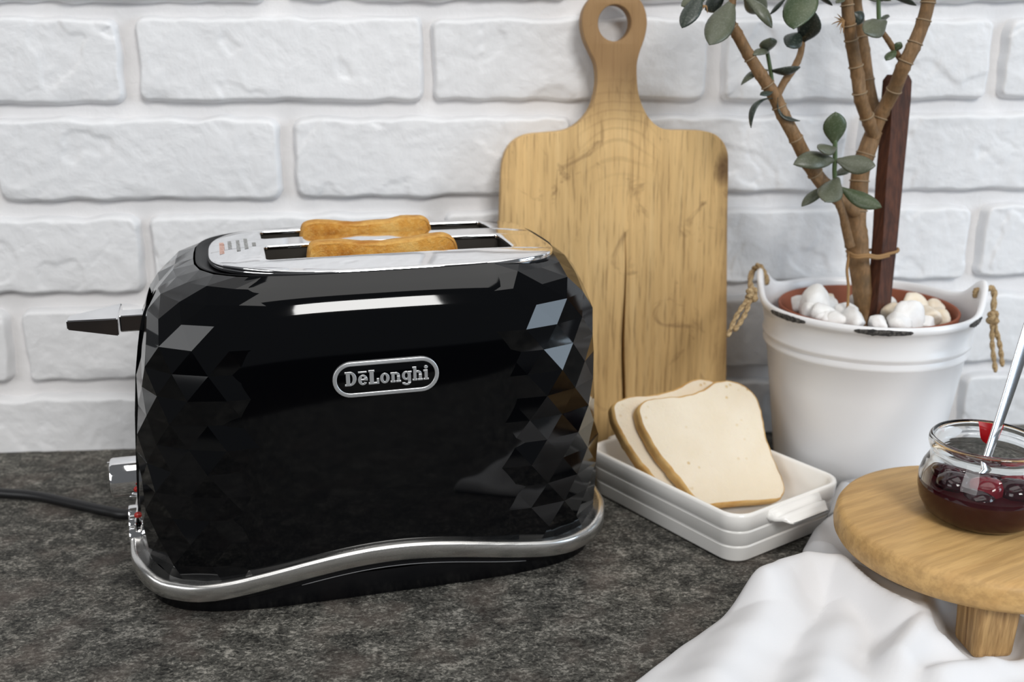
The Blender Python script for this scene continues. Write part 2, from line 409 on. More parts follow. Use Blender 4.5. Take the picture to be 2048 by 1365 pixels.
MORT = WALL_Y + 0.0090
def mortar_mesh():
    nx, nz = 150, 90; x0, x1, z0, z1 = -0.95, 1.05, -0.9, 1.0
    V, Fc = [], []
    for j in range(nz+1):
        for i in range(nx+1):
            x = lerp(x0, x1, i/nx); z = lerp(z0, z1, j/nz)
            y = MORT + 0.0012*fbm(Vector((x*40, z*40, 1.3)), 3)
            V.append((x, y, z))
    for j in range(nz):
        for i in range(nx):
            a = j*(nx+1)+i; Fc.append((a, a+1, a+nx+2, a+nx+1))
    b = len(V); V += [(x0, MORT+0.1, z0), (x1, MORT+0.1, z0), (x1, MORT+0.1, z1), (x0, MORT+0.1, z1)]
    Fc.append((b, b+3, b+2, b+1))
    return V, Fc
wall = tag(mesh('wall_back', *mortar_mesh(), M_MORTAR), kind='structure')

def brick_mesh(w, h, seed, nx, nz, rough=1.0):
    """rounded, hand-moulded brick face with a skirt that runs back into the mortar; origin at its centre, face towards -Y"""
    rnd = random.Random(seed); off = Vector((rnd.uniform(-50, 50), rnd.uniform(-50, 50), rnd.uniform(-50, 50)))
    tiltx = rnd.uniform(-0.0012, 0.0012); tiltz = rnd.uniform(-0.0008, 0.0012); crack = rnd.uniform(0.35, 1.0)
    D = 0.0090
    V, Fc = [], []
    for j in range(nz+1):
        for i in range(nx+1):
            a = 2*i/nx-1; b = 2*j/nz-1
            # denser near the edges
            a = math.copysign(1-(1-abs(a))**1.25, a); b = math.copysign(1-(1-abs(b))**1.25, b)
            x = a*w/2; z = b*h/2
            rc = 0.0075                                   # round the corners in plan
            dx = w/2-abs(x); dz = h/2-abs(z)
            if dx < rc and dz < rc:
                ex, ez = rc-dx, rc-dz; l = math.hypot(ex, ez); m_ = max(ex, ez)
                if l > 0: k = m_/l; x = math.copysign(w/2-rc+ex*k, x); z = math.copysign(h/2-rc+ez*k, z)
            p = Vector((x*1.0, z*1.0, 0))
            wob = 0.0018*rough
            x += wob*noise.noise(p*60+off)*smooth(abs(a)*1.2-0.2); z += wob*1.3*noise.noise(p*55+off+Vector((9, 0, 0)))*smooth(abs(b)*1.2-0.2)
            d = min(w/2-abs(a)*w/2, h/2-abs(b)*h/2)
            edge = 1-(1-min(1, d/0.0034))**2.4
            q = p + 0.006*noise.noise_vector(p*35+off) + 0.0035*noise.noise_vector(p*120+off)
            hgt = D*edge
            hgt += rough*edge*(0.00045*fbm(q*22+off, 3) + 0.00042*fbm(q*95+off, 4))
            t1 = noise.noise(q*26+off+Vector((3, 3, 3)))    # flaked ledges
            hgt -= rough*edge*0.0008*smooth((t1-0.27)/0.05)
            t2 = abs(noise.noise(q*19+off+Vector((7, 1, 5))))  # thin cracks
            hgt -= rough*edge*crack*0.0009*(1-smooth(t2/0.020))*smooth((noise.noise(p*16+off)-0.05)/0.25)
            t3 = noise.noise(Vector((x*38, 0, 2))+off)       # crumbled lower lip
            low = smooth((-b-0.62)/0.38)
            hgt -= rough*low*0.0032*max(0, t3+0.05)
            hgt += tiltx*a*edge+tiltz*b*edge
            V.append((x, -max(hgt, -0.002), z))
    for j in range(nz):
        for i in range(nx):
            a = j*(nx+1)+i; Fc.append((a, a+1, a+nx+2, a+nx+1))
    # skirt
    ringi = [i for i in range(nx+1)] + [j*(nx+1)+nx for j in range(1, nz+1)] + [nz*(nx+1)+i for i in range(nx-1, -1, -1)] + [j*(nx+1) for j in range(nz-1, 0, -1)]
    b0 = len(V)
    for i in ringi: V.append((V[i][0]*1.01, 0.004, V[i][2]*1.03))
    m_ = len(ringi)
    for k in range(m_): Fc.append((ringi[k], b0+k, b0+(k+1) % m_, ringi[(k+1) % m_]))
    me = bpy.data.meshes.new('brick'); me.from_pydata(V, [], Fc); me.update()
    bm = bmesh.new(); bm.from_mesh(me); bmesh.ops.recalc_face_normals(bm, faces=bm.faces[:])
    bm.to_mesh(me); bm.free()
    me.materials.append(M_BRICK); shade(me, True)
    return me
ROW_Z = [-0.0155+0.0688*k for k in range(-1, 10)]        # lower edges of the courses
spare = {}
random.seed(5)
for r, zb in enumerate(ROW_Z):
    odd = (r % 2 == 1)
    jx = -0.2115 if odd else -0.1055
    for k in range(-3, 6):
        xl = jx + 0.2092*k + random.uniform(-0.003, 0.003); xr = jx + 0.2092*(k+1) + random.uniform(-0.003, 0.003)
        w = xr-xl-0.0105; cx = (xl+xr)/2
        h = 0.0585 + random.uniform(-0.0015, 0.0015)
        cz = zb + 0.0582/2 + 0.0008 + random.uniform(-0.001, 0.001)
        if xr < -0.78 or xl > 0.95 or zb > 0.60: continue
        seen = -0.42 < xr and xl < 0.58 and -0.06 < cz < 0.37
        if seen: me = brick_mesh(w, h, r*31+k*7+1, 140, 42)
        else:
            q = (r+k) % 4
            if q not in spare: spare[q] = brick_mesh(0.1985, 0.0585, 900+q, 26, 10)
            me = spare[q]
        o = bpy.data.objects.new('brick', me); col.objects.link(o); o.parent = wall
        o.location = (cx, MORT, cz)

ct = bmesh.new(); box_bm(ct, (0.05, 0.462, -0.019), (1.96, 0.634, 0.038), 0.004, 3)
ct = from_bm('countertop', ct, M_COUNTER, None, False)
tag(ct, 'dark grey speckled stone-look kitchen worktop under everything', 'countertop')

# ------------------------------------------------------------------ toaster
T_LOC = Vector((-0.0521, 0.6253, 0)); T_ROT = R(11.3)
toaster = empty('toaster', T_LOC, T_ROT)
tag(toaster, 'glossy black toaster with diamond facets and chrome trim before the brick wall', 'toaster')
ZT = [.022, .03, .06, .10, .13, .150, .160, .168, .175, .180, .1835, .1855]
AR = [.1430, .1430, .1430, .1415, .1397, .1378, .1362, .1338, .1302, .1258, .1222, .1195]
AL = [.1300, .1300, .1285, .1255, .1222, .1182, .1155, .1117, .1065, .1000, .0935, .0885]
BB = [.0905, .0905, .0902, .0895, .0888, .0880, .0868, .0848, .0815, .0775, .0735, .0715]
def polar(t, aL, aR, b, n):
    c, s = math.cos(t), math.sin(t)
    a = aR if c >= 0 else aL
    th = math.atan2(b*s, a*c); c, s = math.cos(th), math.sin(th)
    r = (abs(c/a)**n + abs(s/b)**n)**(-1.0/n)
    return r*c, r*s
def SB(t, z):
    n = lerp(4.2, 3.4, smooth((z-0.15)/0.035))
    x, y = polar(t, interp(z, ZT, AL), interp(z, ZT, AR), interp(z, ZT, BB), n)
    return Vector((x, y, z))
def SN(t, z):
    e = 1e-3
    a = SB(t+e, z)-SB(t-e, z); z0, z1 = max(.024, z)-.002, min(.1855, z+.002)
    b = SB(t, z1)-SB(t, z0); n = a.cross(b).normalized()
    if n.dot(Vector((math.cos(t), math.sin(t), 0.2))) < 0: n = -n
    return n
def t_of_u(u_target, front=True):          # t on the front (y<0) half with the given u
    lo, hi = -math.pi, 0.0
    for _ in range(50):
        m_ = (lo+hi)/2
        if SB(m_, .1).x < u_target: lo = m_
        else: hi = m_
    return (lo+hi)/2
tR = t_of_u(0.066); tL = t_of_u(-0.058)    # facet fields start here on the front face
NSEG = 13
def arc_params(t0, t1, count):
    """count+1 parameters equally spaced by arc length between t0 and t1"""
    N = 400; ts = [lerp(t0, t1, i/N) for i in range(N+1)]; L = [0.0]
    for i in range(N): L.append(L[-1]+(SB(ts[i+1], .1)-SB(ts[i], .1)).length)
    return [interp(L[-1]*k/count, L, ts) for k in range(count+1)]
FROWS = [.0120, .0300, .0435, .0570, .0705, .0840, .0975, .1110, .1245, .1380, .1510, .1630, .1725, .1800, .1850]
def facet_field(name, t0, t1, seed):
    rnd = random.Random(seed)
    half = arc_params(t0, t1, NSEG*2)
    V, rows = [], []
    for j, z in enumerate(FROWS):
        ids = []
        pos = [2*k for k in range(NSEG+1)] if j % 2 == 0 else [2*k+1 for k in range(NSEG)]
        for q, p in enumerate(pos):
            t = half[p]; edge = q == 0 or q == len(pos)-1
            z_ = z
            if edge: d = -0.0005
            else:
                d = 0.0009 + 0.0015*((q*2 + j) % 3 == 0) + rnd.uniform(0, 0.0009)
                if j == len(FROWS)-1: d = 0.0
                elif j == len(FROWS)-2: d *= 0.5
            ids.append(len(V)); V.append(SB(t, z_) + SN(t, z_)*d)
        rows.append(ids)
    Fc = []
    for j in range(len(rows)-1):
        A, B_ = rows[j], rows[j+1]
        if j % 2 == 0: E_, O_ = A, B_
        else: E_, O_ = B_, A
        for k in range(NSEG): Fc.append((E_[k], E_[k+1], O_[k]))
        for k in range(NSEG-1): Fc.append((O_[k], O_[k+1], E_[k+1]))
    return mesh(name, V, Fc, M_BLACK, toaster, sm=False), half
fieldR, halfR = facet_field('faceted_end', tR, -tR, 3)
fieldL, halfL = facet_field('faceted_end', -tL, 2*math.pi+tL, 8)
def shell_strip(t0, t1, n):
    zs = [lerp(.022, .15, i/14) for i in range(15)] + [lerp(.15, .1855, i/16) for i in range(1, 17)]
    rings = [[SB(lerp(t0, t1, k/n), z) for k in range(n+1)] for z in zs]
    return loft(rings, closed=False)
mesh('front_panel', *shell_strip(halfL[-4]-2*math.pi, halfR[3], 60), M_BLACK, toaster)
mesh('back_panel', *shell_strip(halfR[-4], halfL[3], 60), M_BLACK, toaster)

# wavy chrome band, black base below it
def band_z(x):                                # lower edge of the band, arched along the long sides
    return 0.0125 + 0.0112*math.cos(min(1, abs(x)/0.112)*math.pi/2)**2
BAND_PTS = [(0.1432, 0), (0.1427, .035), (0.1407, .058), (0.1320, .0775), (0.1040, .0945), (.05, .0950), (0, .0950)]
def band_plan():
    q = BAND_PTS + [(-x, y) for x, y in BAND_PTS[-2::-1]]
    q = q + [(x, -y) for x, y in q[-2:0:-1]]
    for _ in range(2):                                   # soften the corners
        out = []
        for i in range(len(q)):
            a_, b_ = q[i], q[(i+1) % len(q)]
            f = .18
            out += [(lerp(a_[0], b_[0], f), lerp(a_[1], b_[1], f)), (lerp(a_[0], b_[0], 1-f), lerp(a_[1], b_[1], 1-f))]
        q = out
    # resample evenly
    L = [0.0]
    for i in range(len(q)): L.append(L[-1]+math.dist(q[i], q[(i+1) % len(q)]))
    qq = q+[q[0]]; N = 200; out = []
    for k in range(N):
        d = L[-1]*k/N; out.append((interp(d, L, [p[0] for p in qq]), interp(d, L, [p[1] for p in qq])))
    return out
PLAN = band_plan()
def band_ring(a, b, dz):
    out = []
    for x, y in PLAN:
        zz = band_z(x)
        if abs(x) > 0.121: zz += 0.006*smooth((abs(x)-0.121)/0.02)
        out.append((x*a/AB+BCX, y*b/BBD, zz+dz))
    return out
AB, BBD, BCX = 0.1427, 0.0945, 0.0052
rings = [band_ring(AB-.007, BBD-.0055, 0.0), band_ring(AB-.0008, BBD-.0008, 0.0), band_ring(AB, BBD, 0.0008),
         band_ring(AB, BBD, 0.0082), band_ring(AB-.0007, BBD-.0006, 0.0094), band_ring(AB-.0024, BBD-.0022, 0.0102),
         band_ring(AB-.0032, BBD-.003, 0.0099), band_ring(AB-.0085, BBD-.0065, 0.0092)]
mesh('chrome_band', *loft(rings), M_BRUSHED, toaster)
def base_ring(a, b, zf, N=160):
    out = []
    for k in range(N):
        x, y = polar(2*math.pi*k/N, a, a, b, 4.5); out.append((x+BCX, y, zf(x)))
    return out
mesh('base_skirt', *loft([base_ring(AB-.008, BBD-.006, lambda x: band_z(x)+.004), base_ring(AB-.004, BBD-.003, lambda x: band_z(x)-.0003),
     base_ring(AB-.0045, BBD-.0035, lambda x: max(0.001, band_z(x)-.0042)), base_ring(AB-.0058, BBD-.0048, lambda x: max(0.0006, band_z(x)-.0050)),
     base_ring(AB-.012, BBD-.009, lambda x: max(0.0004, band_z(x)-.0050))]), M_BLACKPLASTIC, toaster)
mesh('base_plinth', *loft([base_ring(AB-.0085, BBD-.0062, lambda x: .016), base_ring(AB-.0085, BBD-.0062, lambda x: .0012), base_ring(AB-.0105, BBD-.0082, lambda x: 0.0002)], True, False, True), M_BLACKPLASTIC, toaster)

def skirt_y(x): return -(BBD-.0034)*(1-abs(x/(AB-.0044))**4.5)**(1/4.5)
mesh('base_edge_highlight', *tube([(x+BCX, skirt_y(x), band_z(x)-.0046) for x in [lerp(-.050, .080, k/30) for k in range(31)]], .00032, 6, 1), M_EDGE_HIGHLIGHT, toaster)  # thin grey strip imitating the highlight on the base's recess edge
# black collar and chrome top plate with two slots
PCX, PA, PBH, PZ = 0.0178, 0.0993, 0.0690, 0.1868
def plate_xy(t, grow):
    x, y = polar(t, PA+grow, PA+grow, PBH+grow, 3.0 if math.cos(t) < 0 else 4.6); return PCX+x, .0005+y
def plate_z(x, y): return .0042*(1-min(1, abs(y/PBH))**3.0)*(1-((x-PCX)/PA)**6*.8)
def plate_loop(grow, N=160): return [plate_xy(2*math.pi*k/N, grow) for k in range(N)]
Nc = 160
top_ring = [SB(2*math.pi*k/Nc, .1855) for k in range(Nc)]
def pl(k, grow, z):
    x, y = plate_xy(2*math.pi*k/Nc, grow); return (x, y, z)
M_COLLAR = NT('black_rubber_collar').set(Base_Color=(0.003, 0.003, 0.004), Roughness=0.45, Specular_IOR_Level=0.15).m
mesh('black_collar', *loft([[p for p in top_ring], [(p.x, p.y*.992, .1860) for p in top_ring], [(lerp(p.x, pl(k, 0, 0)[0], .35), lerp(p.y, pl(k, 0, 0)[1], .35), .1846) for k, p in enumerate(top_ring)], [pl(k, 0.0006, .1825) for k in range(Nc)], [pl(k, -0.004, .1825) for k in range(Nc)]]), M_COLLAR, toaster)
def rrect(x0, x1, y0, y1, r, n=5):
    out = []
    for cx, cy, a0 in ((x1-r, y1-r, 0), (x0+r, y1-r, 90), (x0+r, y0+r, 180), (x1-r, y0+r, 270)):
        for i in range(n+1): a = R(a0+90*i/n); out.append((cx+r*math.cos(a), cy+r*math.sin(a)))
    return out
SLOTS = [(-0.050, 0.0905, -0.0420, -0.0065), (-0.050, 0.0925, 0.0160, 0.0490)]
plate = curve2d('top_plate', [plate_loop(0)] + [rrect(*s, 0.003) for s in SLOTS], 0.0004, 0.0010, M_CHROME, toaster, 3)
plate.location = (0, 0, PZ-0.0022)
# gentle crown like the pressed sheet
bm = bmesh.new(); bm.from_mesh(plate.data)
long_e = [e for e in bm.edges if e.calc_length() > .012]
bmesh.ops.triangulate(bm, faces=[f for f in bm.faces if len(f.verts) > 4])
for _ in range(3):
    long_e = [e for e in bm.edges if e.calc_length() > .010]
    bmesh.ops.subdivide_edges(bm, edges=long_e, cuts=1); bmesh.ops.triangulate(bm, faces=[f for f in bm.faces if len(f.verts) > 4])
bm.to_mesh(plate.data); bm.free(); smooth_by_angle(plate.data, 40)
for v in plate.data.vertices: v.co.z += plate_z(v.co.x, v.co.y)
rim = [Vector((*plate_xy(2*math.pi*k/160, -.0016), .0002)) for k in range(161)]
mesh('plate_rim', *tube(rim, .0019, 10, 1, cap=False), M_CHROME, plate)
for s in SLOTS:
    x0, x1, y0, y1 = s[0]-.001, s[1]+.001, s[2]-.001, s[3]+.001
    zt, zb = PZ-.0014+.0042*(1-(max(abs(y0), abs(y1))/PBH)**3.0), .055
    V = [(x0, y0, zt), (x1, y0, zt), (x1, y1, zt), (x0, y1, zt), (x0, y0, zb), (x1, y0, zb), (x1, y1, zb), (x0, y1, zb)]
    liner = mesh('slot_liner', V, [(0, 1, 5, 4), (1, 2, 6, 5), (2, 3, 7, 6), (3, 0, 4, 7), (4, 5, 6, 7)], M_DARKMETAL, toaster, sm=False)
    ym = (s[2]+s[3])/2
    for xx, rr in ((s[0]+0.022, 1), (s[1]-0.017, -1)):          # wire bread guides
        p = [(xx-rr*.010, ym+.010, .150), (xx-rr*.008, ym+.009, .176), (xx, ym+.006, .1815), (xx+rr*.006, ym+.003, .176), (xx+rr*.006, ym+.003, .150)]
        mesh('bread_guide', *tube(p, .0011, 8), M_CHROME, liner)
# illegible warning print on the plate: short dashes, lines run across the toaster
rnd = random.Random(2)
for nm, mt, lines in (('warning_print', M_PRINT_RED, [(-.0735, .018, -.014)]), ('warning_print', M_PRINT_GREY, [(-.0690, .019, -.004), (-.0642, .019, -.012), (-.0597, .021, -.010), (-.0552, .006, -.004)])):
    V, Fc = [], []
    for x, ya, yb in lines:
        y = ya
        while y > yb:
            ln = rnd.uniform(.0010, .0026)
            zz = PZ - .0008 + plate_z(x, y) + .00015
            b = len(V); w_ = .0014 if mt is M_PRINT_RED else .0011
            V += [(x-w_, y, zz), (x+w_, y, zz), (x+w_, y-ln, zz), (x-w_, y-ln, zz)]; Fc.append((b, b+1, b+2, b+3))
            y -= ln+.0006
    mesh(nm, V, Fc, mt, toaster, sm=False)

# control panel at the left end, lever, knob, three buttons, two lamps
def panel_pt(y, z, d): 
    # point on the left end at width y
    lo, hi = math.pi-1.2, math.pi+1.2
    for _ in range(40):
        m_ = (lo+hi)/2
        if SB(m_, z).y > y: lo = m_
        else: hi = m_
    t = (lo+hi)/2; p = SB(t, z); return Vector((p.x-d, p.y, p.z))
rings = []
for z in [.028, .05, .075, .10, .125, .14, .15, .158, .164]:
    rings.append([panel_pt(-.027, z, 0.0005), panel_pt(-.0265, z, .0030), panel_pt(-.012, z, .0032), panel_pt(.012, z, .0032), panel_pt(.0265, z, .0030), panel_pt(.027, z, .0005)])
mesh('control_panel', *loft(rings, closed=False), M_BLACK, toaster, sm=False)
rings = [[panel_pt(-.0035, z, .0035), panel_pt(.0035, z, .0035)] for z in [.088, .10, .125, .14, .15, .158]]
mesh('lever_slot', *loft(rings, closed=False), M_BLACKPLASTIC, toaster, sm=False)
lev = bmesh.new()
def prism(bm, plan, z0f, z1f):
    n = len(plan); lo = [bm.verts.new((p[0], p[1], z0f(p[0]))) for p in plan]; hi = [bm.verts.new((p[0], p[1], z1f(p[0]))) for p in plan]
    bm.faces.new(lo[::-1]); bm.faces.new(hi)
    for i in range(n): bm.faces.new((lo[i], lo[(i+1) % n], hi[(i+1) % n], hi[i]))
prism(lev, [(-.1600, -.0145), (-.1330, -.0165), (-.1330, .020), (-.1600, -.003)],
      lambda x: lerp(.1495, .1445, (x+.16)/.027), lambda x: lerp(.1548, .1548, (x+.16)/.027))
bmesh.ops.bevel(lev, geom=lev.edges[:], offset=.0006, segments=2, affect='EDGES')
lever = from_bm('lever', lev, M_CHROME, toaster, False)
box('lever_stem', (-.1245, -.005, .1502), (.016, .013, .0100), M_CHROME, lever, .0008)
def cyl_x(name, x0, x1, y, z, r, mat, parent, n=40, bev=.002):
    prof = [(r*.86, 0), (r, .0), (r, (x1-x0)-bev), (r-bev*.3, (x1-x0)-bev*.35), (r-bev, (x1-x0)), (0.0001, (x1-x0))]
    rings = [[(x1-d, y+rr*math.cos(2*math.pi*k/n), z+rr*math.sin(2*math.pi*k/n)) for k in range(n)] for rr, d in prof]
    o = mesh(name, *loft(rings, True, True, True), mat, parent); smooth_by_angle(o.data, 35); return o
knob = cyl_x('browning_knob', -.1475, -.1270, -.006, .0545, .0122, M_CHROME, toaster)
box('pointer', (-.1478, -.006, .0595), (.0012, .0012, .011), M_CHROME, knob)
for i, yy in enumerate((-.030, -.0155, -.001)):
    cyl_x('push_button', -.1380-.0012*i, -.1275, yy, .0275+.0002*i, .0056, M_CHROME, toaster, 28, .0014)
for yy, zz in ((-.0225, .0530), (-.031, .0405)):
    bm = bmesh.new(); bmesh.ops.create_icosphere(bm, subdivisions=2, radius=.0019)
    for v in bm.verts: v.co += panel_pt(yy, zz, .0032)
    from_bm('indicator_lamp', bm, M_RED, toaster)
box('chrome_lip', (-.1335, -.008, .0285), (.0022, .052, .016), M_CHROME, toaster, .001)

# badge with raised lettering on the front panel
badge = empty('badge'); badge.parent = toaster
bp = SB(t_of_u(0.0067), .1313); badge.location = (bp.x, bp.y-.0002, bp.z); badge.rotation_euler = (R(90), 0, 0)
badge.rotation_euler.x = R(90-1.0)
def stadium(w, h, n=16):
    out = []; r = h/2
    for i in range(n+1): a = R(-90+180*i/n); out.append((w/2-r+r*math.cos(a), r*math.sin(a)))
    for i in range(n+1): a = R(90+180*i/n); out.append((-w/2+r+r*math.cos(a), r*math.sin(a)))
    return out
curve2d('badge_plate', [stadium(.0560, .0178)], .0004, .0004, M_BLACK, badge, 2)
curve2d('badge_ring', [stadium(.0575, .0196), stadium(.0530, .0150)], .0009, .0004, M_SATIN, badge, 2)
U = .0575/1610.0                                # photo pixels of the badge -> metres
def rect(x0, y0, x1, y1): return [[(x0, y0), (x1, y0), (x1, y1), (x0, y1)]]
def oval(cx, cy, rx, ry, wx, wy, n=22):
    o = [(cx+rx*math.cos(2*math.pi*i/n), cy+ry*math.sin(2*math.pi*i/n)) for i in range(n)]
    h_ = [(cx+(rx-wx)*math.cos(2*math.pi*i/n), cy+(ry-wy)*math.sin(2*math.pi*i/n)) for i in range(n)]
    return [o, h_]
def arc(cx, cy, rx, ry, wx, wy, a0, a1, n=14):
    o = [(cx+rx*math.cos(R(lerp(a0, a1, i/n))), cy+ry*math.sin(R(lerp(a0, a1, i/n)))) for i in range(n+1)]
    h_ = [(cx+(rx-wx)*math.cos(R(lerp(a1, a0, i/n))), cy+(ry-wy)*math.sin(R(lerp(a1, a0, i/n)))) for i in range(n+1)]
    return [o+h_]
CAP, XH = 222, 160
shapes = {
 'D': [rect(0, 0, 95, 30), rect(0, CAP-30, 95, CAP), rect(18, 0, 78, CAP), arc(78, CAP/2, 97, CAP/2, 58, 34, -90, 90)],
 'e': [arc(73, XH/2, 73, XH/2+3, 52, 30, 25, 325), rect(45, 70, 140, 96), arc(73, XH/2, 73, XH/2+3, 52, 30, -10, 30), rect(5, 188, 132, 214)],
 'L': [rect(0, 0, 158, 30), rect(0, CAP-30, 92, CAP), rect(16, 0, 78, CAP), rect(122, 0, 158, 88)],
 'o': [oval(72, XH/2, 72, XH/2+3, 50, 32)],
 'n': [rect(0, 0, 74, 28), rect(14, 0, 62, XH), rect(0, XH-28, 60, XH), arc(84, XH-62, 60, 62, 46, 34, 0, 130), rect(98, 0, 144, XH-60), rect(84, 0, 158, 28)],
 'g': [oval(68, XH/2+12, 68, XH/2-8, 46, 30), rect(92, -20, 138, XH), rect(92, XH-26, 152, XH), arc(72, -14, 66, 46, 46, 30, -170, 0), rect(6, -40, 46, -14)],
 'h': [rect(0, 0, 74, 28), rect(14, 0, 62, CAP), rect(0, CAP-28, 60, CAP), arc(84, XH-62, 60, 62, 46, 34, 0, 130), rect(96, 0, 144, XH-60), rect(82, 0, 156, 28)],
 'i': [rect(0, 0, 82, 28), rect(17, 0, 66, XH), rect(0, XH-28, 60, XH), oval(42, CAP-20, 30, 28, 29.5, 27.5)],
}
X0 = {'D': 380, 'e': 576, 'L': 734, 'o': 906, 'n': 1064, 'g': 1236, 'h': 1398, 'i': 1566}
for ch in 'DeLonghi':
    bm = bmesh.new()
    for k, shp in enumerate(shapes[ch]):
        lp = [[((X0[ch]-1005+x)*U, (y-92)*U) for x, y in loop] for loop in shp]
        o = curve2d('tmpglyph', lp, .00055+.00002*k, .00014, M_SATIN, None, 1)
        bm.from_mesh(o.data); me_ = o.data; bpy.data.objects.remove(o); bpy.data.meshes.remove(me_)
    g = from_bm('raised_letter', bm, M_SATIN, badge, False); g.location = (0, 0, .0006)

# power cord from the back-left of the base along the counter
cord = [(-.075, .088, .010), (-.10, .075, .006), (-.115, .055, .0045)]
pts = [T_LOC + Matrix.Rotation(T_ROT, 3, 'Z') @ Vector(p) for p in cord]
for px, py in ((262, 1029), (215, 1023), (150, 1009), (85, 995), (30, 989), (-60, 986), (-200, 1002), (-360, 1000)): pts.append(onz(px, py, .0042))
co = mesh('power_cord', *tube(pts, .0034, 12, 8), M_CABLE); world_child(co, toaster)

# ------------------------------------------------------------------ toast in the slots, bread in the dish
def slice_outline(w, h, n=1.0, seed=0, lobes=True):
    """bread outline, bottom centre at 0,0"""
    rnd = random.Random(seed)
    P = [(-.40, 0), (.40, 0), (.46, .02), (.49, .08), (.485, .3), (.475, .52), (.47, .66), (.495, .74), (.50, .83), (.490, .93), (.455, .975), (.37, .990),
         (.18, .972), (0, .960), (-.18, .968), (-.37, .985), (-.455, .972), (-.490, .93), (-.50, .83), (-.495, .74), (-.47, .66), (-.475, .52), (-.485, .3), (-.49, .08), (-.46, .02)]
    C = catmull([Vector((p[0], p[1], 0)) for p in P+[P[0]]], 4)[:-1]
    return [(c.x*w + .0006*noise.noise(Vector((c.x*9+seed, c.y*9, 0))), c.y*h + .0008*noise.noise(Vector((c.x*9, c.y*9+seed, 5)))) for c in C]
def make_slice(root, outline, th, mcrumb, mcrust, bulge=0.0):
    """slice standing in its local XZ plane, thickness along Y"""
    cx = sum(p[0] for p in outline)/len(outline); cz = sum(p[1] for p in outline)/len(outline)
    def rg(s, y, inset=0.0):
        out = []
        for x, z in outline:
            d = Vector((x-cx, z-cz)); l = d.length; k = (l-inset)/l*s
            out.append((cx+d.x*k, y, cz+d.y*k))
        return out
    h_ = th/2
    V, Fc = loft([rg(1, -h_+.0004, .0016), rg(1, -h_+.0014, .0003), rg(1, -h_+.004), rg(1, h_-.004), rg(1, h_-.0014, .0003), rg(1, h_-.0004, .0016)])
    mesh('crust', V, Fc, mcrust, root)
    for s in (-1, 1):
        rr = [rg(k, s*(h_-.0004+bulge*(1-k*k)) if k < 1 else s*(h_-.0006), .0014) for k in (1.0, .93, .8, .6, .4, .2, .02)]
        for q in rr:
            for i, p in enumerate(q): q[i] = (p[0], p[1]+.0006*noise.noise(Vector((p[0]*70, p[2]*70, s*4+th*100))), p[2])
        V, Fc = loft(rr, True, False, True)
        mesh('crumb_face', V, Fc, mcrumb, root)
RT = Matrix.Rotation(T_ROT, 4, 'Z')
for i, (xc, yc, zb, lab, wd) in enumerate(((.0170, -.0225, .1095, 'browned toast slice in the front slot of the black toaster', .0880),
                                       (.0150, .0325, .1115, 'browned toast slice in the rear slot, nearer the brick wall', .0825))):
    o = empty('toast_slice', T_LOC + RT.to_3x3() @ Vector((xc, yc, zb)), T_ROT)
    tag(o, lab, 'toast', 'toast slices in the toaster')
    make_slice(o, slice_outline(wd, .0865, seed=11+i*7), .0125, M_TOAST, M_TOASTCRUST, .0004)

# ------------------------------------------------------------------ cutting board
def board_outline():
    L = [(-.088, .0), (-.0885, .004), (-.0870, .08), (-.0845, .17), (-.0832, .205), (-.0815, .221), (-.0760, .2315), (-.066, .2375), (-.052, .2392), (-.0405, .2402),
         (-.0330, .2425), (-.0255, .2480), (-.0195, .2560), (-.0163, .2660), (-.0152, .2760), (-.0165, .2860), (-.0205, .2945), (-.0245, .3030), (-.0265, .3125), (-.0255, .3215), (-.0212, .3290), (-.0140, .3340), (-.0040, .3362)]
    Rr = [(.0060, .3340), (.0132, .3290), (.0175, .3215), (.0188, .3125), (.0172, .3030), (.0143, .2945), (.0125, .2860), (.0128, .2760), (.0142, .2660), (.0178, .2560), (.0235, .2475), (.0300, .2425),
          (.0380, .2405), (.052, .2402), (.065, .2392), (.0735, .2350), (.0790, .2270), (.0808, .2150), (.0822, .17), (.0860, .08), (.0885, .004), (.088, 0)]
    P = [Vector((x, y, 0)) for x, y in L+Rr]
    mid = catmull(P, 4)
    return [(p.x, p.y) for p in mid]
hole = [(-.0038+.0116*math.cos(2*math.pi*k/40), .3135+.0122*math.sin(2*math.pi*k/40)) for k in range(40)]
cr = []
for k in range(13): t = k/12; cr.append((.0068+.0007*math.sin(t*9)+.0022*t, lerp(.168, .010, t), .00012+.0011*smooth(t*1.6)))
crack = [(x-w_, y) for x, y, w_ in cr] + [(x+w_, y) for x, y, w_ in cr[::-1]]
board = curve2d('cutting_board', [board_outline(), hole], .0052, .0028, M_BOARD, None, 3)
# split the board along its long crack: a real groove cut through by a thin dark wedge-shaped slit
bpy.data.objects.remove(board)
board = curve2d('cutting_board', [board_outline(), hole, crack], .0074, .0006, M_BOARD, None, 2)
board.location = (.130, .7455, .0012); lean = R(90-2.3)
board.rotation_euler = (R(90)-R(2.3), 0, 0)
tag(board, 'worn wooden cutting board with ring handle and long crack leaning on the bricks', 'cutting board')

